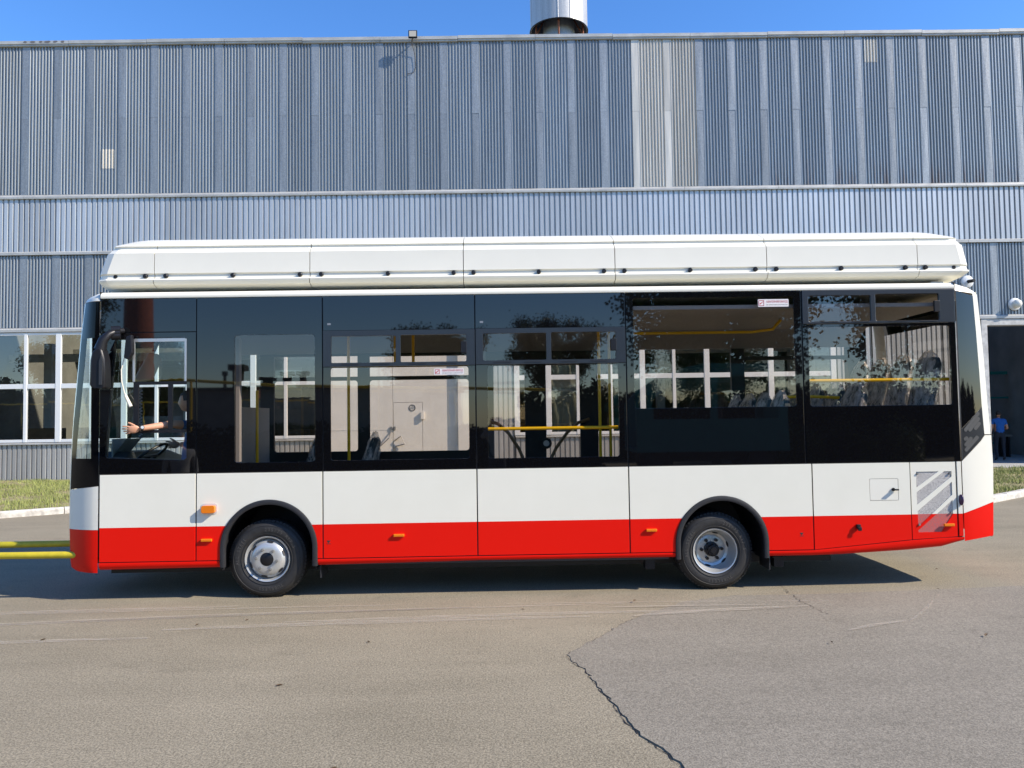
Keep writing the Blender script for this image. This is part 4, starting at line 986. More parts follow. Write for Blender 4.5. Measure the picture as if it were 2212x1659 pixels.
# door mirror on its arm, and the loose cable beside it
bb = MB(); bb.tube([(-3.90, .0, 2.79), (-3.93, -.08, 2.775), (-3.97, -.14, 2.74), (-4.02, -.16, 2.68), (-4.05, -.16, 2.58)], [.03, .032, .037, .046, .06], 14); bb.build('mirror_arm', m_black, bus, smooth=50)
for z in (2.745, 2.775, 2.805):
    bb = MB(); bb.tube([(-3.97, -.10, z - .02), (-3.89, -.07, z - .014)], .042, 12); bb.build('arm_collar', m_black, bus, smooth=50)
bb = MB(); mo = [(-4.125, 2.22), (-4.12, 2.46), (-4.10, 2.56), (-4.05, 2.60), (-4.0, 2.58), (-3.975, 2.48), (-3.965, 2.20), (-3.98, 2.18), (-4.10, 2.19)]
bb.plate(mo, [], -.23, -.09); mi = bb.build('door_mirror', m_black, bus, bevel=.025, smooth=50)
bb = MB(); bb.plate([(-4.02, 2.22), (-4.02, 2.46), (-4.0, 2.52), (-3.985, 2.46), (-3.99, 2.22)], [], -.242, -.232); bb.build('mirror_rib', m_dash, mi)
bb = MB(); bb.plate([(-3.85, 2.50), (-3.83, 2.72), (-3.77, 2.74), (-3.76, 2.55), (-3.80, 2.48)], [], -.09, -.03); bb.build('mirror_bracket', m_black, bus, bevel=.012)
bb = MB(); bb.tube([(-3.86, -.05, 2.50), (-3.89, -.05, 2.38), (-3.885, -.05, 2.26), (-3.86, -.05, 2.16), (-3.84, -.05, 2.10)], .006, 8); bb.tube([(-3.845, -.05, 2.115), (-3.79, -.05, 2.0)], [.016, .02], 8); bb.build('loose_cable', M('pale_cable', (.72, .68, .55), .4), bus, smooth=40)
# ------ wheels
def wheel(xc, rear):
    cz = .400; y0 = .07
    wr = bpy.data.objects.new('wheel', None)
    prof = [(.225, .03), (.235, .004), (.25, -.006), (.29, -.014), (.33, -.016), (.36, -.006), (.385, .02), (.397, .045), (.400, .10), (.397, .20), (.36, .235), (.225, .22)]
    bb = MB(); bb.lathe(prof, xc, cz, 72, cy=y0); ty = bb.build('wheel', m_tyre, bus, smooth=45, fix=False)
    bb = MB()
    for i in range(64):
        a = 2 * math.pi * i / 64 + .01; t_ = .026
        for y_a, y_b, r0, r1 in ((.012, .06, .384, .4015), (.075, .13, .398, .4035), (.145, .2, .396, .4025)):
            v = []
            for aa in (a, a + t_ * 2.6):
                for r_, y_ in ((r0, y_a), (r1, y_a + .012), (r1, y_b), (r0 - .01, y_b)): v.append((xc + r_ * math.cos(aa), y0 + y_, cz + r_ * math.sin(aa)))
            bb.add(v, [(0, 1, 5, 4), (1, 2, 6, 5), (2, 3, 7, 6), (0, 3, 2, 1), (4, 5, 6, 7)])
    bb.build('tread_blocks', m_tyre, ty, fix=False)['kind'] = 'stuff'
    bb = MB()                                            # raised rings and side lettering
    for r_ in (.262, .345): bb.tube([(xc + r_ * math.cos(2 * math.pi * i / 60), y0 - .013, cz + r_ * math.sin(2 * math.pi * i / 60)) for i in range(61)], .003, 5, cap=False)
    bb.build('sidewall_rib', m_tyre, ty)
    tl = MB()
    for body, ctr in (('235/75 R17.5', 55 if not rear else 35), ('TUBELESS', 275), ('ALL STEEL', 160)):
        for k, ch in enumerate(body):
            if ch == ' ': continue
            a = R(ctr + (len(body) / 2 - k) * 6.2); me = text_mesh(ch, .046, m_tyre)
            rot = Matrix.Rotation(-(a - math.pi / 2), 4, 'Y') @ Matrix.Rotation(R(90), 4, 'X')
            me.transform(rot); me.transform(Matrix.Translation((xc + .305 * math.cos(a), y0 - .0185, cz + .305 * math.sin(a))))
            tl.add([v_.co for v_ in me.vertices], [tuple(p_.vertices) for p_ in me.polygons]); bpy.data.meshes.remove(me)
    tl.build('sidewall_lettering', M('lettering_rubber', (.085, .08, .075), .5) if 'lettering_rubber' not in bpy.data.materials else bpy.data.materials['lettering_rubber'], ty, fix=False)
    def slot(rad, ang, y, a_, b_, tilt):
        v = []; k = 14; c0 = Vector((math.cos(ang), 0, math.sin(ang))); t0 = Vector((-math.sin(ang), 0, math.cos(ang)))
        n_ = (c0 * math.sin(tilt) + Vector((0, -math.cos(tilt), 0))); u_ = (c0 * math.cos(tilt) + Vector((0, math.sin(tilt), 0)))
        ctr = Vector((xc, y0 + y, cz)) + c0 * rad + n_ * .0025
        return [ctr + t0 * a_ * math.cos(2 * math.pi * i / k) + u_ * b_ * math.sin(2 * math.pi * i / k) for i in range(k)]
    if not rear:
        rp = [(.232, .03), (.236, .0), (.232, -.008), (.222, -.004), (.212, .02), (.203, .05), (.198, .035), (.185, .012), (.160, -.012), (.135, -.022), (.105, -.024), (.07, -.024), (.07, .03)]
        bb = MB(); bb.lathe(rp, xc, cz, 72, cy=y0); rm = bb.build('rim', m_silver, ty, smooth=40, fix=False)
        bb = MB()
        for i in range(6): bb.add(slot(.178, R(80 + 60 * i), .003, .034, .015, R(42)), [tuple(range(14))])
        bb.build('rim_slot', m_dark, ty, fix=False)
        bb = MB()
        for i in range(6):
            a = R(52 + 60 * i + 0); x, z = xc + .108 * math.cos(a), cz + .108 * math.sin(a)
            bb.tube([(x, y0 - .022, z), (x, y0 - .045, z)], .016, 6); bb.tube([(x, y0 - .045, z), (x, y0 - .06, z)], .009, 8)
        bb.build('wheel_nut', m_steel, ty)
        bb = MB(); bb.lathe([(0, -.03), (.05, -.03), (.066, -.022), (.069, .0), (.069, .04)], xc, cz, 36, cy=y0); bb.build('hub_cap', m_black, ty, smooth=30, fix=False)
    else:
        rp = [(.232, .03), (.236, .0), (.232, -.008), (.222, -.004), (.214, .02), (.208, .05), (.196, .07), (.188, .12), (.176, .145), (.150, .155), (.138, .150), (.07, .150), (.05, .15)]
        bb = MB(); bb.lathe(rp, xc, cz, 72, cy=y0); rm = bb.build('rim', m_silver, ty, smooth=40, fix=False)
        bb = MB()
        for i in range(6): bb.add(slot(.178, R(90 + 60 * i - 14), .138, .034, .014, R(-50)), [tuple(range(14))])
        bb.build('rim_slot', m_dark, ty, fix=False)
        bb = MB()
        for i in range(6):
            a = R(62 + 60 * i); x, z = xc + .108 * math.cos(a), cz + .108 * math.sin(a)
            bb.tube([(x, y0 + .152, z), (x, y0 + .115, z)], .017, 10)
        bb.build('wheel_nut', m_black, ty)
        bb = MB(); bb.lathe([(0, .045), (.03, .045), (.034, .06), (.052, .062), (.056, .10), (.075, .105), (.078, .152)], xc, cz, 36, cy=y0)
        for i in range(8):
            a = R(45 * i); x, z = xc + .066 * math.cos(a), cz + .066 * math.sin(a); bb.tube([(x, y0 + .104, z), (x, y0 + .092, z)], .008, 6)
        bb.build('hub', m_black, ty, smooth=30, fix=False)
        bb = MB(); bb.lathe([(.225, .30), (.25, .28), (.36, .27), (.397, .30), (.4, .38), (.397, .5), (.36, .53)], xc, cz, 60, cy=y0); bb.build('inner_tyre', m_tyre, ty, smooth=40, fix=False)
wheel(-2.429, False); wheel(2.24, True)
for x0, dz in ((-1.88, .0), (2.80, .0)):
    bb = MB(); bb.box(x0, x0 + .012, .05, .35, .20, .36); bb.build('mud_flap', m_rubber, bus)
for x in (1.56, 2.92):
    bb = MB(); bb.prism([(0.0, .22), (.0, .34), (.12, .34), (.12, .22)], [x - .05, x + .05]); bb.box(x - .07, x + .07, -.005, .12, .315, .325); bb.v = [(a, q + .1, z) for a, q, z in bb.v]; bb.build('jacking_bracket', m_black, bus)
# ------ roof fairing
LE = [(3.27, -4.21), (3.30, -4.228), (3.356, -4.248), (3.436, -4.24), (3.575, -4.197), (3.68, -4.149), (3.74, -4.12), (3.763, -4.09), (3.82, -4.0), (3.87, -3.95)]
RE = [(3.27, 5.02), (3.30, 5.07), (3.353, 5.128), (3.4, 5.115), (3.515, 5.11), (3.66, 5.06), (3.72, 5.04), (3.755, 4.98), (3.82, 4.87), (3.87, 4.80)]
hp = [(.30, 3.262), (.20, 3.268), (.13, 3.29), (.106, 3.32), (.100, 3.338), (.110, 3.352), (.142, 3.358), (.146, 3.398), (.128, 3.412), (.130, 3.43), (.135, 3.632), (.155, 3.642), (.182, 3.676), (.206, 3.686), (.208, 3.708), (.194, 3.718), (.215, 3.738), (.40, 3.822), (.52, 3.86), (.62, 3.872)]
fp = hp + [(2.4 - y, z) for y, z in hp[::-1]]
sx = [None, -3.639, -1.996, -.363, 1.261, 2.897, 4.533, None]
for i in range(7):
    a, b_ = sx[i], sx[i + 1]; bb = MB()
    def inset(k):                                       # pull the ends in plan so the corners are rounded
        return [(lerp(y, 1.2, k), z) for y, z in fp]
    if a is None:
        st_ = [(lambda y, z: tab(LE, z), .07), (lambda y, z: tab(LE, z) + .03, .03), (lambda y, z: tab(LE, z) + .11, 0.0), (lambda y, z: b_ - .004, 0)]
    elif b_ is None:
        st_ = [(lambda y, z: a + .004, 0), (lambda y, z: tab(RE, z) - .11, 0), (lambda y, z: tab(RE, z) - .03, .03), (lambda y, z: tab(RE, z), .07)]
    else: st_ = [(lambda y, z: a + .004, 0), (lambda y, z: b_ - .004, 0)]
    v = []; f = []; k = len(fp)
    for fx, ins in st_:
        for y, z in fp: v.append((fx(y, z), lerp(y, 1.2, ins), z))
    for j in range(len(st_) - 1):
        for q in range(k): f.append((j * k + q, j * k + (q + 1) % k, (j + 1) * k + (q + 1) % k, (j + 1) * k + q))
    f.append(tuple(range(k))); f.append(tuple((len(st_) - 1) * k + q for q in range(k)))
    bb.add(v, f); sg = bb.build('roof_fairing', m_white, bus, smooth=14)
    for x in (-4.053, -3.732, -3.517, -2.81, -2.1, -1.874, -1.167, -.467, -.255, .443, 1.142, 1.361, 2.068, 2.772, 2.997, 3.699, 4.398, 4.615, 4.933):
        if (a or -9) < x < (b_ or 9):
            yy = .147 if -3.9 < x < 4.8 else .175
            bb = MB(); bb.tube([(x, yy, 3.383), (x, yy - .03, 3.383), (x, yy - .036, 3.383)], [.023, .023, .017], 14); bb.build('fairing_bolt', m_black, sg, smooth=40)
bb = MB()
for x in (-3.9, -2.0, -.1, 1.2, 2.9, 4.75):
    for y in (.5, 1.9): bb.box(x - .12, x + .12, y - .04, y + .04, 3.2, 3.27)
bb.box(-3.6, 1.6, .55, .6, 3.2, 3.27)
bb.build('fairing_support', m_dark, bus)
bb = MB(); bb.box(4.72, 4.86, .22, .30, 3.21, 3.245); bb.build('cable_clamp', m_silver, bus, bevel=.01)
# tow bar
tb = thing('tow_bar', (-4.5, 1.2, .38), 'yellow two-legged tow bar fixed to the front of the bus', 'tow bar')
for y0, y1, z in ((.80, .72, .485), (.12, .22, .47)):
    bb = MB(); bb.tube([(-4.40, y0, z), (-8.4, y1, z)], .036, 14); bb.build('tow_leg', m_tow, tb, smooth=40)
bb = MB(); bb.tube([(-8.4, .22, .47), (-8.4, .72, .48)], .03, 8); bb.tube([(-8.35, .47, .47), (-8.9, .47, .47)], .06, 12); bb.build('tow_eye', m_tow, tb)

# ================================================================== PEOPLE
def skin_geo(pts, edges, rad, sub=2):
    me = bpy.data.meshes.new('s'); me.from_pydata([tuple(p_) for p_ in pts], edges, []); o = bpy.data.objects.new('s', me); COL.objects.link(o)
    o.modifiers.new('k', 'SKIN'); s_ = o.modifiers.new('u', 'SUBSURF'); s_.levels = sub; s_.render_levels = sub
    for i, d in enumerate(me.skin_vertices[0].data):
        r_ = rad[i]; d.radius = (r_, r_) if not isinstance(r_, tuple) else r_; d.use_root = (i == 0)
    bpy.context.view_layer.update(); e_ = o.evaluated_get(bpy.context.evaluated_depsgraph_get()); m_ = e_.to_mesh()
    v = [x.co.copy() for x in m_.vertices]; f = [tuple(q.vertices) for q in m_.polygons]; e_.to_mesh_clear(); bpy.data.objects.remove(o); return v, f
def head_geo(c_, fwd, up, h):
    fwd = Vector(fwd).normalized(); up = Vector(up).normalized(); sd = fwd.cross(up); v = []; f = []; nu, nv = 28, 20
    for j in range(nv + 1):
        b_ = math.pi * j / nv
        for i in range(nu):
            a = 2 * math.pi * i / nu; x, y, z = math.sin(b_) * math.cos(a), math.sin(b_) * math.sin(a), math.cos(b_)
            rx, ry, rz = .40 * h, .315 * h, .5 * h
            if z < 0: ry *= 1 - .28 * z * z * 1.2; rx *= 1 - .12 * z * z
            X, Y, Z = x * rx, y * ry, z * rz
            if x > .2:
                X += h * (.06 * math.exp(-((y / .13) ** 2 + ((z + .12) / .16) ** 2)) - .035 * math.exp(-(((abs(y) - .34) / .16) ** 2 + ((z - .03) / .12) ** 2))
                          + .02 * math.exp(-((y / .28) ** 2 + ((z + .42) / .09) ** 2)) + .04 * math.exp(-((y / .3) ** 2 + ((z + .8) / .2) ** 2)))
            v.append(Vector(c_) + fwd * X + sd * Y + up * Z)
    for j in range(nv):
        for i in range(nu): f.append((j * nu + i, j * nu + (i + 1) % nu, (j + 1) * nu + (i + 1) % nu, (j + 1) * nu + i))
    def blob(p_, r_):
        b = MB(); b.ball((0, 0, 0), 1, 8, 6); o = len(v)
        for x, y, z in b.v: v.append(p_ + fwd * x * r_[0] + sd * y * r_[1] + up * z * r_[2])
        f.extend([tuple(o + i for i in q) for q in b.f])
    for sg in (-1, 1): blob(Vector(c_) + sd * sg * .31 * h - fwd * .02 * h - up * .03 * h, (.06 * h, .035 * h, .11 * h))
    return v, f
def hair_geo(c_, fwd, up, h, back=1.0):
    fwd = Vector(fwd).normalized(); up = Vector(up).normalized(); sd = fwd.cross(up); b = MB(); v = []; f = []; nu, nv = 28, 12; rnd = random.Random(3)
    for j in range(nv + 1):
        for i in range(nu):
            a = 2 * math.pi * i / nu; lim = 1.0 if math.cos(a) > .45 else (1.5 if math.cos(a) > -.2 else 1.95 * back)
            b_ = lim * j / nv; x, y, z = math.sin(b_) * math.cos(a), math.sin(b_) * math.sin(a), math.cos(b_); k = 1.07 + rnd.uniform(-.012, .012)
            v.append(Vector(c_) + fwd * x * .40 * h * k + sd * y * .315 * h * k + up * z * .5 * h * k)
    for j in range(nv):
        for i in range(nu): f.append((j * nu + i, j * nu + (i + 1) % nu, (j + 1) * nu + (i + 1) % nu, (j + 1) * nu + i))
    b.add(v, f); return b
def hand_geo(w_, fwd, thumb, curl=.35, L=.19):
    """palm, four unequal fingers and a thumb; w_ wrist, fwd finger direction, thumb: side the thumb lies on"""
    fwd = Vector(fwd).normalized(); th = Vector(thumb); th = (th - fwd * th.dot(fwd)).normalized(); nr = fwd.cross(th); w_ = Vector(w_); out = []
    b = MB(); b.ball((0, 0, 0), 1, 14, 10)
    out.append(([w_ + fwd * (L * .26 + x * L * .31) + th * y * L * .225 + nr * z * L * .085 for x, y, z in b.v], b.f))
    for k, (off, ln, dv) in enumerate(((.16, .40, .10), (.05, .45, .0), (-.06, .42, -.09), (-.16, .33, -.20))):
        d = (fwd + th * dv).normalized(); p_ = w_ + fwd * L * .42 + th * off * L; pts = [p_]; c_ = curl * (1 + .25 * k)
        for s_, q in ((.2, .15), (.36, .5), (.28, .9), (.2, 1.3)):
            dd = (d * math.cos(c_ * q) + nr * math.sin(c_ * q)).normalized(); pts.append(pts[-1] + dd * ln * L * s_ * 1.0)
        out.append(skin_geo(pts, [(i, i + 1) for i in range(4)], [.0095, .0092, .0088, .0082, .007], 2))
    p_ = w_ + fwd * L * .16 + th * L * .15; d = (fwd * .75 + th * .65 + nr * .2).normalized()
    out.append(skin_geo([p_, p_ + d * L * .16, p_ + d * L * .28 + fwd * L * .03, p_ + d * L * .36 + fwd * L * .08], [(0, 1), (1, 2), (2, 3)], [.013, .0115, .0105, .008], 2))
    return out
def person(label, J, mats, face, hairm, hands, H=1.75, group=None, base=None, curl=.4, hb_=1.0, sleeve=.45, edges_extra=None):
    """J: joints; mats: skin, shirt, trousers, shoe. One continuous mesh; material by the nearest bone."""
    names = ['pelvis', 'waist', 'chest', 'neckb', 'neck', 'shL', 'elL', 'wrL', 'shR', 'elR', 'wrR', 'hipL', 'knL', 'anL', 'toL', 'hipR', 'knR', 'anR', 'toR']
    P = [Vector(J[n]) for n in names]; ix = {n: i for i, n in enumerate(names)}; k = H / 1.75
    E_ = [('pelvis', 'waist'), ('waist', 'chest'), ('chest', 'neckb'), ('neckb', 'neck'), ('chest', 'shL'), ('shL', 'elL'), ('elL', 'wrL'), ('chest', 'shR'), ('shR', 'elR'), ('elR', 'wrR'),
          ('pelvis', 'hipL'), ('hipL', 'knL'), ('knL', 'anL'), ('anL', 'toL'), ('pelvis', 'hipR'), ('hipR', 'knR'), ('knR', 'anR'), ('anR', 'toR')]
    rad = dict(pelvis=.135, waist=.135, chest=.15, neckb=.075, neck=.058, shL=.07, elL=.045, wrL=.029, shR=.07, elR=.045, wrR=.029, hipL=.10, knL=.06, anL=.042, toL=.036, hipR=.10, knR=.06, anR=.042, toR=.036)
    v, f = skin_geo(P, [(ix[a], ix[b_]) for a, b_ in E_], [rad[n] * k for n in names], 2)
    b = MB(); b.add(v, f)
    segs = [(P[ix[a]], P[ix[b_]], a, b_) for a, b_ in E_]
    def mat_of(c_):
        best = None
        for p0, p1, a, b_ in segs:
            d = p1 - p0; t = max(0, min(1, (c_ - p0).dot(d) / max(d.length_squared, 1e-6))); q = (c_ - p0 - d * t).length
            if best is None or q < best[0]: best = (q, a, b_, t)
        _, a, b_, t = best
        if a.startswith('an'): return 3
        if a.startswith('kn'): return 3 if t > .93 else 2
        if a in ('hipL', 'hipR') or b_.startswith('hip'): return 2
        if a == 'pelvis' and b_ == 'waist': return 2 if t < .3 else 1
        if a.startswith('el'): return 1 if sleeve > 1 and t < sleeve - 1 else 0
        if a.startswith('sh'): return 1 if t < sleeve else 0
        if a == 'neckb': return 0 if t > .2 else 1
        return 1
    b.m = [mat_of(sum((b.v[i] if isinstance(b.v[i], Vector) else Vector(b.v[i]) for i in q), Vector()) / len(q)) for q in b.f]
    hc = Vector(J['head']); fw_ = Vector(face); hh = .235 * k
    hv, hf = head_geo(hc, fw_, J.get('hup', (0, 0, 1)), hh); b.add(hv, hf, 0)
    for wr, el, th in hands:
        for hv, hf in hand_geo(J[wr], th[0] if th[0] else Vector(J[wr]) - Vector(J[el]), th[1], th[2] if len(th) > 2 else curl): b.add(hv, hf, 0)
    root = b.build('person', mats, None, smooth=60, fix=False)
    tag(root, label, 'person', group)
    hair_geo(hc, fw_, J.get('hup', (0, 0, 1)), hh, hb_).build('hair', hairm, root, smooth=60, fix=False)
    return root
def stand(x, y, z, H, yaw, **over):
    """joints of a standing figure facing yaw (radians from +x); over: name -> local (fwd, left, up)"""
    k = H / 1.75; c_, s_ = math.cos(yaw), math.sin(yaw)
    L = dict(pelvis=(0, 0, .93), waist=(0, 0, 1.08), chest=(0, 0, 1.30), neckb=(0, 0, 1.45), neck=(.01, 0, 1.53), head=(.03, 0, 1.63), shL=(0, .19, 1.40), elL=(-.03, .25, 1.12), wrL=(.06, .25, .88), shR=(0, -.19, 1.40), elR=(-.03, -.25, 1.12), wrR=(.06, -.25, .88),
             hipL=(0, .10, .90), knL=(.02, .11, .50), anL=(-.02, .12, .09), toL=(.14, .13, .035), hipR=(0, -.10, .90), knR=(.02, -.11, .50), anR=(-.02, -.12, .09), toR=(.14, -.13, .035))
    L.update(over)
    return {n: (x + k * (f_ * c_ - l * s_), y + k * (f_ * s_ + l * c_), z + k * u) for n, (f_, l, u) in L.items()}
# driver reaching out of the cab window
dj = dict(pelvis=(-3.44, .58, 1.28), waist=(-3.40, .58, 1.42), chest=(-3.33, .57, 1.68), neckb=(-3.36, .55, 1.86), neck=(-3.39, .54, 1.94), head=(-3.435, .52, 2.06), shL=(-3.30, .38, 1.79), elL=(-3.43, .10, 1.815), wrL=(-3.685, -.095, 1.772),
          shR=(-3.27, .76, 1.78), elR=(-3.45, .86, 1.58), wrR=(-3.64, .78, 1.58), hipL=(-3.44, .47, 1.26), knL=(-3.86, .45, 1.26), anL=(-3.95, .45, .90), toL=(-4.07, .45, .87), hipR=(-3.44, .66, 1.26), knR=(-3.86, .68, 1.26), anR=(-3.95, .68, .90), toR=(-4.07, .68, .87))
drv = person('driver in a dark blue T-shirt stretching a bare arm out of the bus cab window', dj, [m_skin, M('navy_tshirt', (.05, .11, .26), .85), m_navy, m_shoe], (-1, -.35, -.05), m_hair,
             [('wrL', 'elL', ((-1, -.28, -.10), (.15, -.2, 1), .45)), ('wrR', 'elR', (None, (0, 0, 1), 1.0))], 1.72, sleeve=.6)
wt = MB(); d = (Vector(dj['wrL']) - Vector(dj['elL'])).normalized(); p0 = Vector(dj['wrL']) - d * .025
wt.tube([p0 - d * .011, p0 + d * .011], .036, 18); wt.build('watch_strap', m_black, drv, smooth=40)
wt = MB(); n_ = (Vector((0, -1, .12)) - d * Vector((0, -1, .12)).dot(d)).normalized(); wt.tube([p0 + n_ * .032, p0 + n_ * .044], .021, 18); wt.build('watch_case', m_black, drv, smooth=30)
wt = MB(); wt.tube([p0 + n_ * .0435, p0 + n_ * .0450], .015, 16); wt.build('watch_dial', M('watch_dial', (.35, .38, .4), .2), drv)
# man in the doorway, seen from behind
mj = stand(17.30, 18.35, .1, 1.74, R(70), pelvis=(0, 0, .92), chest=(.05, 0, 1.29), neckb=(.08, 0, 1.44), neck=(.11, -.01, 1.51), head=(.15, -.02, 1.605), shL=(.04, .19, 1.39), shR=(.06, -.19, 1.38), elL=(.0, .23, 1.11), wrL=(.2, .20, .98), elR=(.03, -.25, 1.10), wrR=(.26, -.12, 1.12),
           knL=(.07, .11, .50), anL=(-.06, .12, .09), toL=(.1, .14, .035), knR=(.03, -.11, .50), anR=(-.10, -.10, .10), toR=(.06, -.11, .04))
person('man in a blue T-shirt and dark trousers standing in the dark doorway', mj, [m_skin, m_blue, m_navy, m_shoe], (.55, .8, -.25), m_hair, [('wrL', 'elL', (None, (0, .3, 1))), ('wrR', 'elR', (None, (0, .3, 1)))], 1.74)
# the photographer behind the camera and a bystander, both mirrored in the bus glass
pj = stand(-.02, -8.50, 0, 1.86, R(90), elL=(.22, .27, 1.33), wrL=(.30, .12, 1.66), elR=(.22, -.27, 1.33), wrR=(.30, -.12, 1.66))
pj = stand(-.06, -8.52, 0, 1.84, R(90), elL=(.20, .30, 1.36), wrL=(.24, .10, 1.62), elR=(.20, -.30, 1.36), wrR=(.24, -.10, 1.62))
person('photographer in a pale grey top raising a phone, mirrored in the bus glass', pj, [m_skin, m_lgrey, m_navy, m_shoe], (0, 1, 0), m_hair, [('wrL', 'elL', ((.15, .2, 1), (.9, .1, 0), .7)), ('wrR', 'elR', ((-.15, .2, 1), (-.9, .1, 0), .7))], 1.84, sleeve=1.6)
ph = MB(); ph.plate(rrect(-.10, .08, 1.735, 1.815, .012), [], -8.13, -8.122); tag(ph.build('phone', m_black), 'dark phone held up by the photographer, mirrored in the bus glass', 'phone')
bj = stand(-5.15, -4.5, 0, 1.68, R(60))
person('bystander in a grey shirt mirrored in the dark glass under the driver window', bj, [m_skin, m_lgrey, m_navy, m_shoe], (.35, .8, -.1), m_hairg, [('wrL', 'elL', (None, (.5, 0, 0))), ('wrR', 'elR', (None, (.5, 0, 0)))], 1.68, sleeve=1.7)

# ================================================================== WHAT STANDS ACROSS THE YARD (mirrored in the bus glass)
def crown_mesh(seed, rx, rz, n, lf, droop):
    rnd = random.Random(seed); b = MB(); v = []; f = []
    cl = [(rnd.gauss(0, .45) * rx, rnd.gauss(0, .45) * rx, rnd.uniform(-.7, .8) * rz) for _ in range(34)]
    for i in range(n):
        cx_, cy_, cz_ = rnd.choice(cl); r_ = rx * .16
        p_ = Vector((cx_ + rnd.gauss(0, 1) * r_, cy_ + rnd.gauss(0, 1) * r_, cz_ + rnd.gauss(0, 1) * r_ * .8))
        p_.z -= droop * abs(rnd.gauss(0, 1))
        a = Vector((rnd.uniform(-1, 1), rnd.uniform(-1, 1), rnd.uniform(-1.2, .4))).normalized() * lf; c_ = a.orthogonal().normalized() * lf * .45; o = len(v)
        v.extend([p_ - c_ * .2, p_ + a * .5 + c_, p_ + a, p_ + a * .5 - c_]); f.append((o, o + 1, o + 2, o + 3))
    b.add(v, f); return b.mesh('crown', m_leaf, fix=False)
crowns = [crown_mesh(1, 2.4, 2.4, 30000, .15, .25), crown_mesh(2, 2.8, 2.8, 34000, .15, .6)]
tk = MB(); tk.tube([(0, 0, -.1), (.1, .05, 2.2), (.05, .2, 4.5), (.3, .2, 7)], [.2, .16, .12, .05], 10)
for a, z, l in ((.5, 3.2, 2), (2.4, 3.8, 1.9), (4.1, 4.4, 1.7), (5.4, 3.5, 1.8)): tk.tube([(.07, .1, z), (.07 + l * .5 * math.cos(a), .1 + l * .5 * math.sin(a), z + .8), (.07 + l * math.cos(a), .1 + l * math.sin(a), z + 1.9)], [.08, .05, .02], 7)
tkm = tk.mesh('trunk', m_bark, 50)
for i, (x, y, s_, k, lb) in enumerate(((7.9, -20, .95, 1, 'drooping leafy tree mirrored in the bus window with the upper exit sticker'), (16.6, -19.5, 1.05, 1, 'drooping leafy tree mirrored in the rearmost bus window'), (3.2, -42, 1.0, 0, 'rounded distant tree mirrored in the fourth bus window'), (-5, -46, 1.0, 0, 'distant tree mirrored in the narrow vents of the third bus window'),
                                      (-26, -36, 1.3, 0, 'leafy tree mirrored in the hall windows left of the bus'), (-33, -30, 1.2, 1, 'tall leafy tree at the left end of the yard mirrored in hall glass'), (-38, -25, 1.15, 0, 'leafy tree nearest the yard hedge mirrored in the leftmost hall panes'), (22, -26, 1.3, 0, 'broad leafy tree at the right end of the yard mirrored in bus glass'))):
    t_ = thing('tree', (x, y, 0), lb, 'tree', 'trees across the yard'); t_.scale = (s_,) * 3; t_.rotation_euler.z = i * 1.7
    for me, nm, loc in ((tkm, 'trunk', (0, 0, 0)), (crowns[k], 'crown', (.1, .15, 6.2))):
        o = bpy.data.objects.new(nm, me); COL.objects.link(o); o.parent = t_; o.location = loc
hm = MB(); rnd = random.Random(9); v = []; f = []
for i in range(7000):
    a = rnd.uniform(0, 6.28); rr = rnd.random() ** .5; z = abs(rnd.gauss(.7, .35)); p_ = Vector((rr * 1.2 * math.cos(a), rr * .8 * math.sin(a), z * (1.2 - .5 * rr)))
    d = Vector((rnd.uniform(-1, 1), rnd.uniform(-1, 1), rnd.uniform(-.6, .8))).normalized() * .1; c_ = d.orthogonal().normalized() * .04; o = len(v); v.extend([p_, p_ + d * .5 + c_, p_ + d, p_ + d * .5 - c_]); f.append((o, o + 1, o + 2, o + 3))
hm.add(v, f); hmm = hm.mesh('foliage', m_leafl, fix=False)
for i, (x, lb) in enumerate(((9.6, 'low yellow green bush mirrored in bus glass nearer the rear wheel'), (11.6, 'low yellow green bush mirrored in bus glass nearer the bus tail'), (13.6, 'low yellow green bush at the far right of the mirrored row'))):
    o = bpy.data.objects.new('bush', hmm); COL.objects.link(o); o.location = (x, -17.5 - .3 * i, 0); o.rotation_euler.z = i; tag(o, lb, 'bush', 'bushes across the yard')
hd = thing('hedge_screen', (-5, -17.8, 0), 'added dark hedge across the yard mirrored low in the bus glass', 'hedge_screen')  # unseen row added to darken the lower reflections in the bus glass
b = MB(); v = []; f = []
for i in range(0): pass
m_hg = M('hedge_leaves', (.018, .035, .012), .95, spec=.1, var=.4, vs=3)
for i in range(20000):
    x = rnd.uniform(-19, 3.5); y = rnd.gauss(-17.8, .3); z = rnd.uniform(.05, 1.62 + .12 * math.sin(x * 1.7) + .1 * math.sin(x * 4.1)); p_ = Vector((x, y, z))
    d = Vector((rnd.uniform(-1, 1), rnd.uniform(-1, 1), rnd.uniform(-.6, .8))).normalized() * .13; c_ = d.orthogonal().normalized() * .06; o = len(v); v.extend([p_, p_ + d * .5 + c_, p_ + d, p_ + d * .5 - c_]); f.append((o, o + 1, o + 2, o + 3))
b.add(v, f); b.build('foliage', m_hg, hd, fix=False)
b = MB(); b.box(-19, 3.4, -17.98, -17.7, 0, 1.4); b.build('dark_core', m_hg, hd)  # solid dark core added to close the bright gaps between leaves
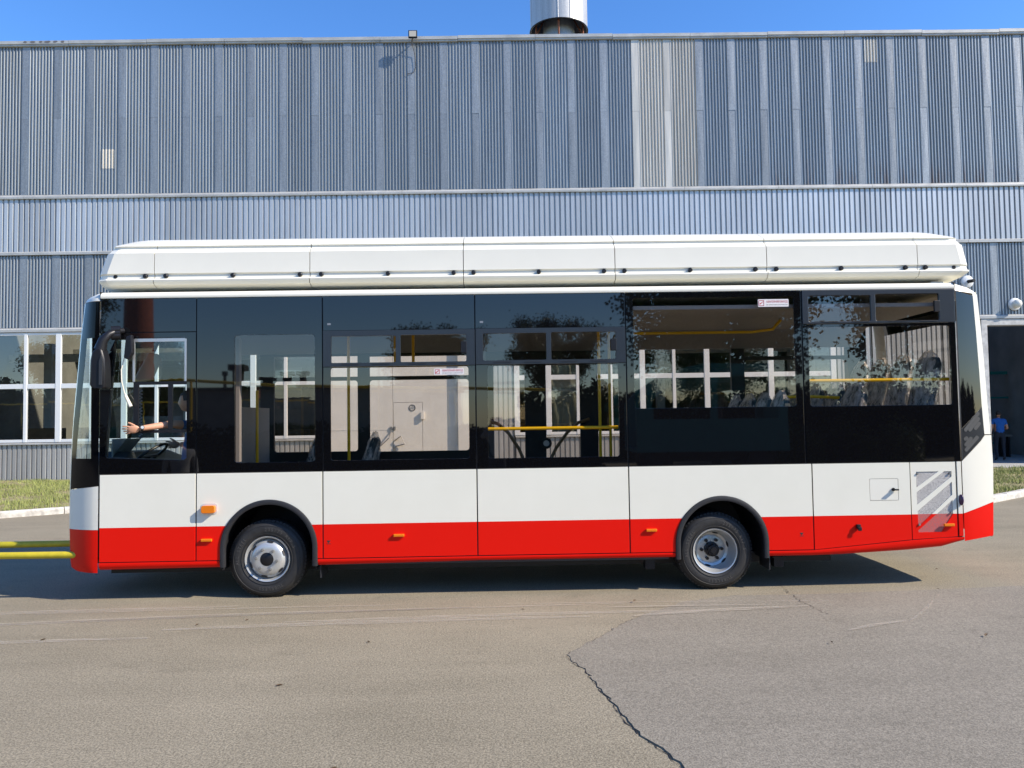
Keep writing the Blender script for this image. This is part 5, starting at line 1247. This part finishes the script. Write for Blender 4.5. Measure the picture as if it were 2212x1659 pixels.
def belt(name, x0, x1, y, h, n, label, seed, kind=None):
    rn = random.Random(seed); b = MB(); v = []; f = []
    top = lambda x: h * (.82 + .13 * math.sin(x * .7 + seed) + .08 * math.sin(x * 1.9 + seed) + .05 * math.sin(x * 4.3))
    k = h / 2.2
    for i in range(n):
        x = rn.uniform(x0, x1); z = top(x) * rn.random() ** .6; p_ = Vector((x, rn.gauss(y, .35 * k), z + rn.uniform(-.1, .1) * k))
        d = Vector((rn.uniform(-1, 1), rn.uniform(-1, 1), rn.uniform(-.6, .8))).normalized() * .15 * k; c_ = d.orthogonal().normalized() * .07 * k; o = len(v); v.extend([p_, p_ + d * .5 + c_, p_ + d, p_ + d * .5 - c_]); f.append((o, o + 1, o + 2, o + 3))
    m = int((x1 - x0) / .5); o = len(v)
    for i in range(m + 1):
        x = lerp(x0, x1, i / m); v += [(x, y - .1, 0), (x, y - .1, top(x) * .8)]
    f += [(o + 2 * i, o + 2 * i + 2, o + 2 * i + 3, o + 2 * i + 1) for i in range(m)]
    b.add(v, f); q = b.build(name, m_hg, fix=False)
    if kind: q['kind'] = kind
    else: tag(q, label, name)
    return q
belt('shrubbery', 3.6, 24, -23.5, 2.3, 22000, 'tall dark shrubbery behind the teal body shell across the yard', 3)
belt('hedge_screen', -62, -19.5, -20.5, 1.9, 26000, 'added dark hedge at the left end of the yard mirrored in the hall windows', 5)  # unseen row added to keep bright ground out of the hall window reflections
belt('added_tree_belt', 2, 80, -64, 5.2, 26000, '', 8, 'stuff'); belt('added_tree_belt', -120, -47, -70, 8, 26000, '', 9, 'stuff')  # added belts; the right one hides the tan horizon glow in reflections
sh = thing('storage_shed', (-22, -62, 0), 'low dark shed with roof ventilators mirrored in the second bus window', 'building')
b = MB(); b.box(-45, -4, -74, -60, 0, 4.6); b.build('wall', m_hall, sh)
b = MB(); b.box(-45.3, -3.7, -74.3, -59.7, 4.6, 4.85); b.build('roof', m_dark, sh)
for x, h, r_ in ((-24, 2.2, .7), (-19.5, 1.5, .6), (-18, 1.5, .5), (-21.3, 1.0, .6), (-25.2, 1.6, .2)):
    b = MB(); b.tube([(x, -63, 4.85), (x, -63, 4.85 + h * .7), (x, -63, 4.85 + h)], [r_ * .7, r_ * .7, r_ * .7], 12); b.box(x - r_, x + r_, -63 - r_, -63 + r_, 4.85 + h * .75, 4.85 + h); b.build('ventilator', m_dark, sh)
cm = thing('brick_chimney', (-42, -82, 0), 'tall tapering brick chimney mirrored in the glass above the driver window', 'chimney')
b = MB(); b.tube([(-42, -82, 0), (-42, -82, 24)], [2.0, 1.3], 20); b.build('shaft', m_brick, cm, smooth=40)
b = MB(); b.tube([(-42, -82, 23.3), (-42, -82, 24.3)], 1.45, 20); b.build('chimney_cap', m_brick, cm)
gp_ = thing('gas_pipe', (-20, -22, 0), 'long yellow overhead gas pipe on posts mirrored across the bus glass', 'pipe')
b = MB(); b.tube([(-45, -22, 3.5), (-12, -22, 3.45), (-8.5, -22, 3.2), (2, -22, 2.9)], .06, 10); b.build('pipe_run', m_yellow, gp_, smooth=40)
for x in (-40, -30, -20, -12, -2):
    b = MB(); b.tube([(x, -22.1, 0), (x, -22.1, 3.4 if x < -9 else 2.95)], .05, 8); b.build('pipe_post', m_yellow, gp_)
tv = thing('bus_shell', (6.3, -14.5, 0), 'teal unpainted bus body shell without windows mirrored in the fifth bus window', 'bus body')
b = MB(); side = [(4.0, .75), (4.0, 2.2), (4.35, 2.6), (5.2, 3.15), (6.0, 3.35), (8.2, 3.3), (8.4, 3.15), (8.5, .75)]
b.plate(side, [[(4.5, 1.7), (4.5, 2.3), (5.3, 2.9), (6.2, 3.0), (6.2, 1.7)], rect(6.4, 8.2, 1.7, 2.95)], -14.5, -14.4); b.plate(side, [rect(4.6, 8.2, 1.7, 2.6)], -16.5, -16.4)
b.box(4.0, 8.5, -16.4, -14.5, .75, .85); b.box(5.8, 8.3, -16.4, -14.5, 3.28, 3.32); b.box(8.42, 8.5, -16.4, -14.5, .85, 3.1); b.build('body', m_teal, tv)
for x in (4.7, 7.7):
    for y in (-14.7, -16.2):
        b = MB(); b.lathe([(0, -.1), (.2, -.1), (.38, -.09), (.42, 0), (.38, .09), (0, .1)], x, .42, 24, cy=y); b.build('wheel', m_tyre, tv, smooth=40)
b = MB(); b.box(4.2, 8.3, -15.9, -15.0, .45, .75); b.build('trolley', m_dark, tv)
